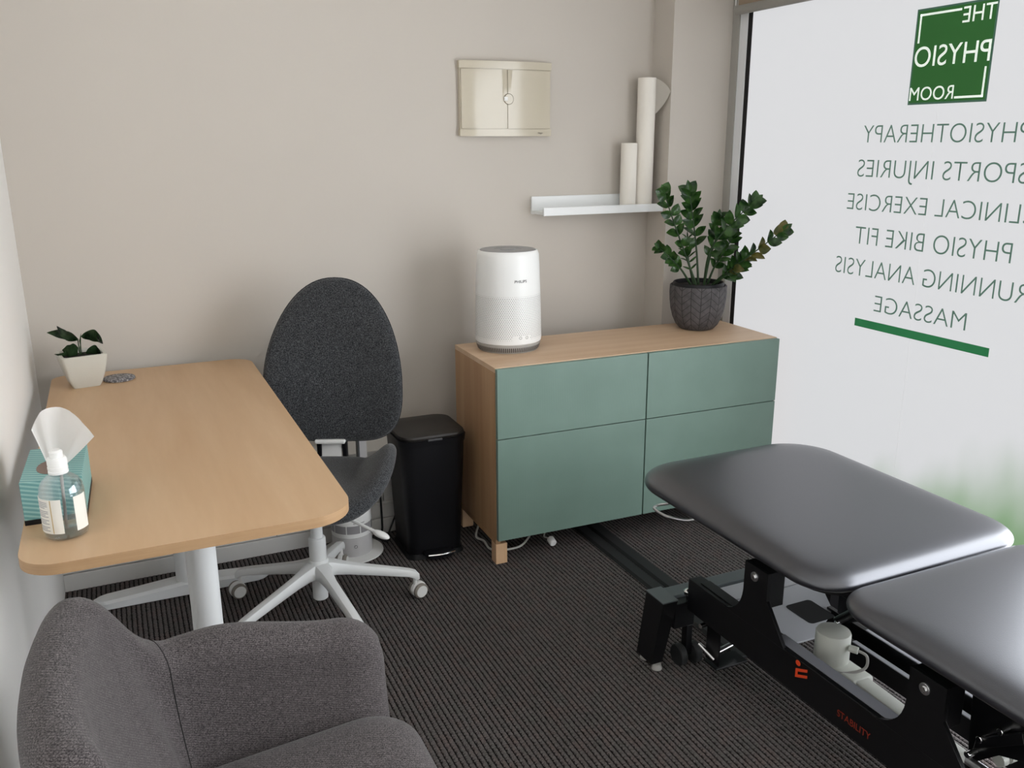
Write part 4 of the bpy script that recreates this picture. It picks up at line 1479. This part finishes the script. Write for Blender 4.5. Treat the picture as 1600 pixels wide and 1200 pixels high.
# upper frame rails and scissor arms
for x in (1.905, 2.175):
    link('upper_rail', box(x - bx, x - bx + 0.04, -3.1 - by, -1.50 - by, 0.440, 0.480, 0.002), 'black_satin', bd)
for yb in (-1.692, -2.209, -2.9):
    link('cross_tube', cyl((1.85 - bx, yb - by, 0.428), (2.275 - bx, yb - by, 0.428), 0.016, 18), 'black_satin', bd, smooth=True)
for x, z0_, z1_ in ((2.085, 0.150, 0.205), (2.128, 0.150, 0.228)):
    link('scissor_arm', box(x - bx, x - bx + 0.014, -2.75 - by, -1.62 - by, z0_, z1_, 0.001), 'black_satin', bd)
    link('lip_sheen', box(x - bx, x - bx + 0.013, -2.60 - by, -1.76 - by, z1_ + 0.0003, z1_ + 0.0033, 0.0008), 'silver_plate', bd)  # pale strip paints the reflection along the black top edge
# lift motor
link('motor_housing', lathe([(0, 0.205), (0.040, 0.205), (0.0425, 0.21), (0.0425, 0.306), (0.0405, 0.311), (0.036, 0.3125), (0, 0.3135)], 40, cx=1.945 - bx, cy=-1.825 - by), 'motor', bd, smooth=True)
link('motor_gearbox', box(1.915 - bx, 1.985 - bx, -1.93 - by, -1.84 - by, 0.175, 0.235, 0.010, 3), 'motor', bd, smooth=True)
link('actuator_tube', prism([(-1.925 - by, 0.233), (-2.20 - by, 0.222), (-2.20 - by, 0.180), (-1.925 - by, 0.180)], 1.925 - bx, 1.970 - bx, 0.006, 2, axis='X'), 'motor', bd, smooth=True)
link('motor_nut', cyl((1.955 - bx, -1.870 - by, 0.285), (1.965 - bx, -1.888 - by, 0.285), 0.009, 8), 'motor', bd)
link('motor_cable', tube([(1.965 - bx, -1.888 - by, 0.285), (1.978 - bx, -1.905 - by, 0.275), (1.970 - bx, -1.908 - by, 0.245), (1.925 - bx, -1.885 - by, 0.232), (1.900 - bx, -1.86 - by, 0.235)], 0.0035, 8, smooth_n=8), 'grey_plastic', bd, smooth=True)
# hinge hardware under the joint of the two cushions
link('gas_strut', cyl((2.00 - bx, -1.78 - by, 0.300), (2.03 - bx, -1.93 - by, 0.46), 0.011, 16), 'black_satin', bd, smooth=True)
link('gas_strut', cyl((2.06 - bx, -2.62 - by, 0.125), (2.06 - bx, -2.02 - by, 0.125), 0.013, 20), 'steel', bd, smooth=True)
bm = prism([(-1.80 - by, 0.485), (-2.02 - by, 0.485), (-1.95 - by, 0.40), (-1.80 - by, 0.30), (-1.76 - by, 0.31), (-1.76 - by, 0.40)], 2.02 - bx, 2.032 - bx, axis='X')
link('hinge_plate', bm, 'black_satin', bd)
link('hinge_bolt', cyl((1.985 - bx, -1.79 - by, 0.303), (2.00 - bx, -1.79 - by, 0.303), 0.006, 12, bev=0.001), 'chrome', bd, smooth=True)
# link plate at the right edge of the view
bm = prism([(-2.232 - by, 0.480), (-2.62 - by, 0.480), (-2.46 - by, 0.370), (-2.31 - by, 0.310), (-2.268 - by, 0.264), (-2.247 - by, 0.264), (-2.243 - by, 0.300)], 1.905 - bx, 1.915 - bx, 0.001, 1, axis='X')
link('hinge_plate', bm, 'black_satin', bd)
link('hinge_arm', prism([(-2.268 - by, 0.300), (-2.272 - by, 0.330), (-2.36 - by, 0.400), (-2.368 - by, 0.380)], 1.885 - bx, 1.903 - bx, 0.001, 1, axis='X'), 'black_satin', bd)
for yy, z in ((-2.282, 0.334), (-2.321, 0.378), (-2.262, 0.284)):
    link('hinge_bolt', cyl((1.878 - bx, yy - by, z), (1.905 - bx, yy - by, z), 0.007, 12, bev=0.001), 'chrome', bd, smooth=True)
bm = cyl((1.93 - bx, -2.295 - by, 0.278), (1.945 - bx, -2.295 - by, 0.278), 0.014, 16)
cyl((1.955 - bx, -2.295 - by, 0.278), (1.975 - bx, -2.295 - by, 0.278), 0.014, 16, bm=bm)
link('cable_clip', bm, 'motor', bd, smooth=True)
# pull handle under the head cushion
link('wire_handle', tube([(1.93 - bx, -1.215 - by, 0.488), (1.915 - bx, -1.17 - by, 0.41), (1.890 - bx, -1.13 - by, 0.387), (1.866 - bx, -1.14 - by, 0.382), (1.885 - bx, -1.20 - by, 0.374), (1.95 - bx, -1.245 - by, 0.380), (1.97 - bx, -1.25 - by, 0.488)], 0.0042, 8, smooth_n=6), 'steel', bd, smooth=True)

# ------------------------------------------------------------------ armchair in the foreground
AX, AY = 0.53, -2.08
ac = thing('armchair', 'brown-grey fabric tub armchair in the foreground with its back to the left wall', 'armchair', (AX, AY, 0))


def smooth(t):
    t = max(0, min(1, t))
    return t * t * (3 - 2 * t)


# plan of the rim centre line (chair space), from far arm front round the back to near arm front
plan = [(0.285, 0.315), (0.20, 0.322), (0.08, 0.325), (-0.03, 0.322), (-0.12, 0.300), (-0.185, 0.255), (-0.228, 0.18), (-0.245, 0.08), (-0.248, 0.0)]
plan = plan + [(x, -y) for x, y in plan[-2::-1]]
cv = catmull([(x, y, 0) for x, y in plan], 7)
Ntot = len(cv)
# arc length parameter
acc = [0]
for i in range(1, Ntot):
    acc.append(acc[-1] + (cv[i] - cv[i - 1]).length)
tot = acc[-1]
rings_arm = []
for i, p in enumerate(cv):
    s = acc[i] / tot
    m_ = min(s, 1 - s)                      # 0 at arm front, .5 at back centre
    d = (cv[min(i + 1, Ntot - 1)] - cv[max(i - 1, 0)]).normalized()
    outn = Vector((-d.y, d.x, 0))            # outward normal (path runs +y side first, heading -x)
    if outn.dot(p) < 0:
        outn = -outn
    ztop = 0.603 + 0.040 * smooth((m_ - 0.05) / 0.16) + 0.178 * smooth((m_ - 0.250) / 0.130)
    th = 0.052                                # half thickness at the rim
    if m_ > 0.24:
        th = 0.052 - 0.012 * smooth((m_ - 0.24) / 0.1)
    lean_in = 0.055 + 0.085 * smooth((m_ - 0.25) / 0.1)   # inner face comes inwards at seat level
    endr = min(1.0, (m_ * tot) / 0.085)
    er = math.sqrt(max(0.0, 1 - (1 - endr) ** 2))
    th_e = th * (0.25 + 0.75 * er)
    ztop_e = ztop - 0.085 * (1 - er)
    sec = []
    # inner bottom -> inner top -> round -> outer top -> outer bottom
    zb = 0.20
    for k in range(8):
        t = k / 8
        z = 0.36 + (ztop_e - th_e - 0.36) * t
        off = -th_e - lean_in * (1 - t) ** 1.4
        sec.append(p + outn * off + Vector((0, 0, z)))
    for k in range(11):
        a = pi - pi * k / 10
        sec.append(p + outn * (th_e * cos(a)) + Vector((0, 0, ztop_e - th_e + th_e * sin(a))))
    for k in range(1, 9):
        t = k / 8
        z = (ztop_e - th_e) + (zb - (ztop_e - th_e)) * t
        off = th_e - 0.05 * t ** 1.5
        if m_ > 0.3:
            off = min(off, th_e)
        sec.append(p + outn * off + Vector((0, 0, z)))
    sec.append(p + outn * (-th_e - lean_in * 0.8) + Vector((0, 0, zb)))
    rings_arm.append(sec)


def seg(i0, i1):
    return rings_arm[i0:i1 + 1]


j1 = next(i for i in range(Ntot) if acc[i] / tot > 0.262)
j2 = Ntot - 1 - j1
link('arm', loft(seg(0, j1)), 'arm_fabric', ac, smooth=True)
link('back', loft(seg(j1, j2)), 'arm_fabric', ac, smooth=True)
link('arm', loft(seg(j2, Ntot - 1)), 'arm_fabric', ac, smooth=True)
for j in (j1, j2):
    sec = rings_arm[j]
    cpt = sum((Vector(v_) for v_ in sec), Vector()) / len(sec)
    link('seam', tube([v_ + (Vector(v_) - cpt).normalized() * 0.0002 for v_ in sec[:20]], 0.0010, 6), 'arm_seam', ac, smooth=True)
# seat cushion
so = [(x, y * (1 - 0.20 * max(0, 0.31 - x) / 0.5)) for x, y in rrect(-0.175, 0.312, -0.262, 0.262, (0.10, 0.05, 0.05, 0.10), 10)]
o2 = []
for i in range(len(so)):
    a, b_ = Vector(so[i]), Vector(so[(i + 1) % len(so)])
    mm_ = max(1, int((b_ - a).length / 0.03))
    for k in range(mm_):
        o2.append(tuple(a.lerp(b_, k / mm_)))
link('seat_cushion', pillow(o2, 0.075, 0.075, 5, 16, center=(0.08, 0)), 'arm_fabric', ac, smooth=True, loc=(0, 0, 0.398))
link('seat_base', prism(rrect(-0.20, 0.30, -0.25, 0.25, 0.06, 8), 0.20, 0.33, 0.012), 'arm_fabric', ac, smooth=True)
for sx, sy in ((0.23, 0.22), (0.23, -0.22), (-0.16, 0.22), (-0.16, -0.22)):
    link('leg', cyl((sx * 1.08, sy * 1.08, 0.0005), (sx, sy, 0.20), 0.011, 16, r1=0.018), 'black_satin', ac, smooth=True)
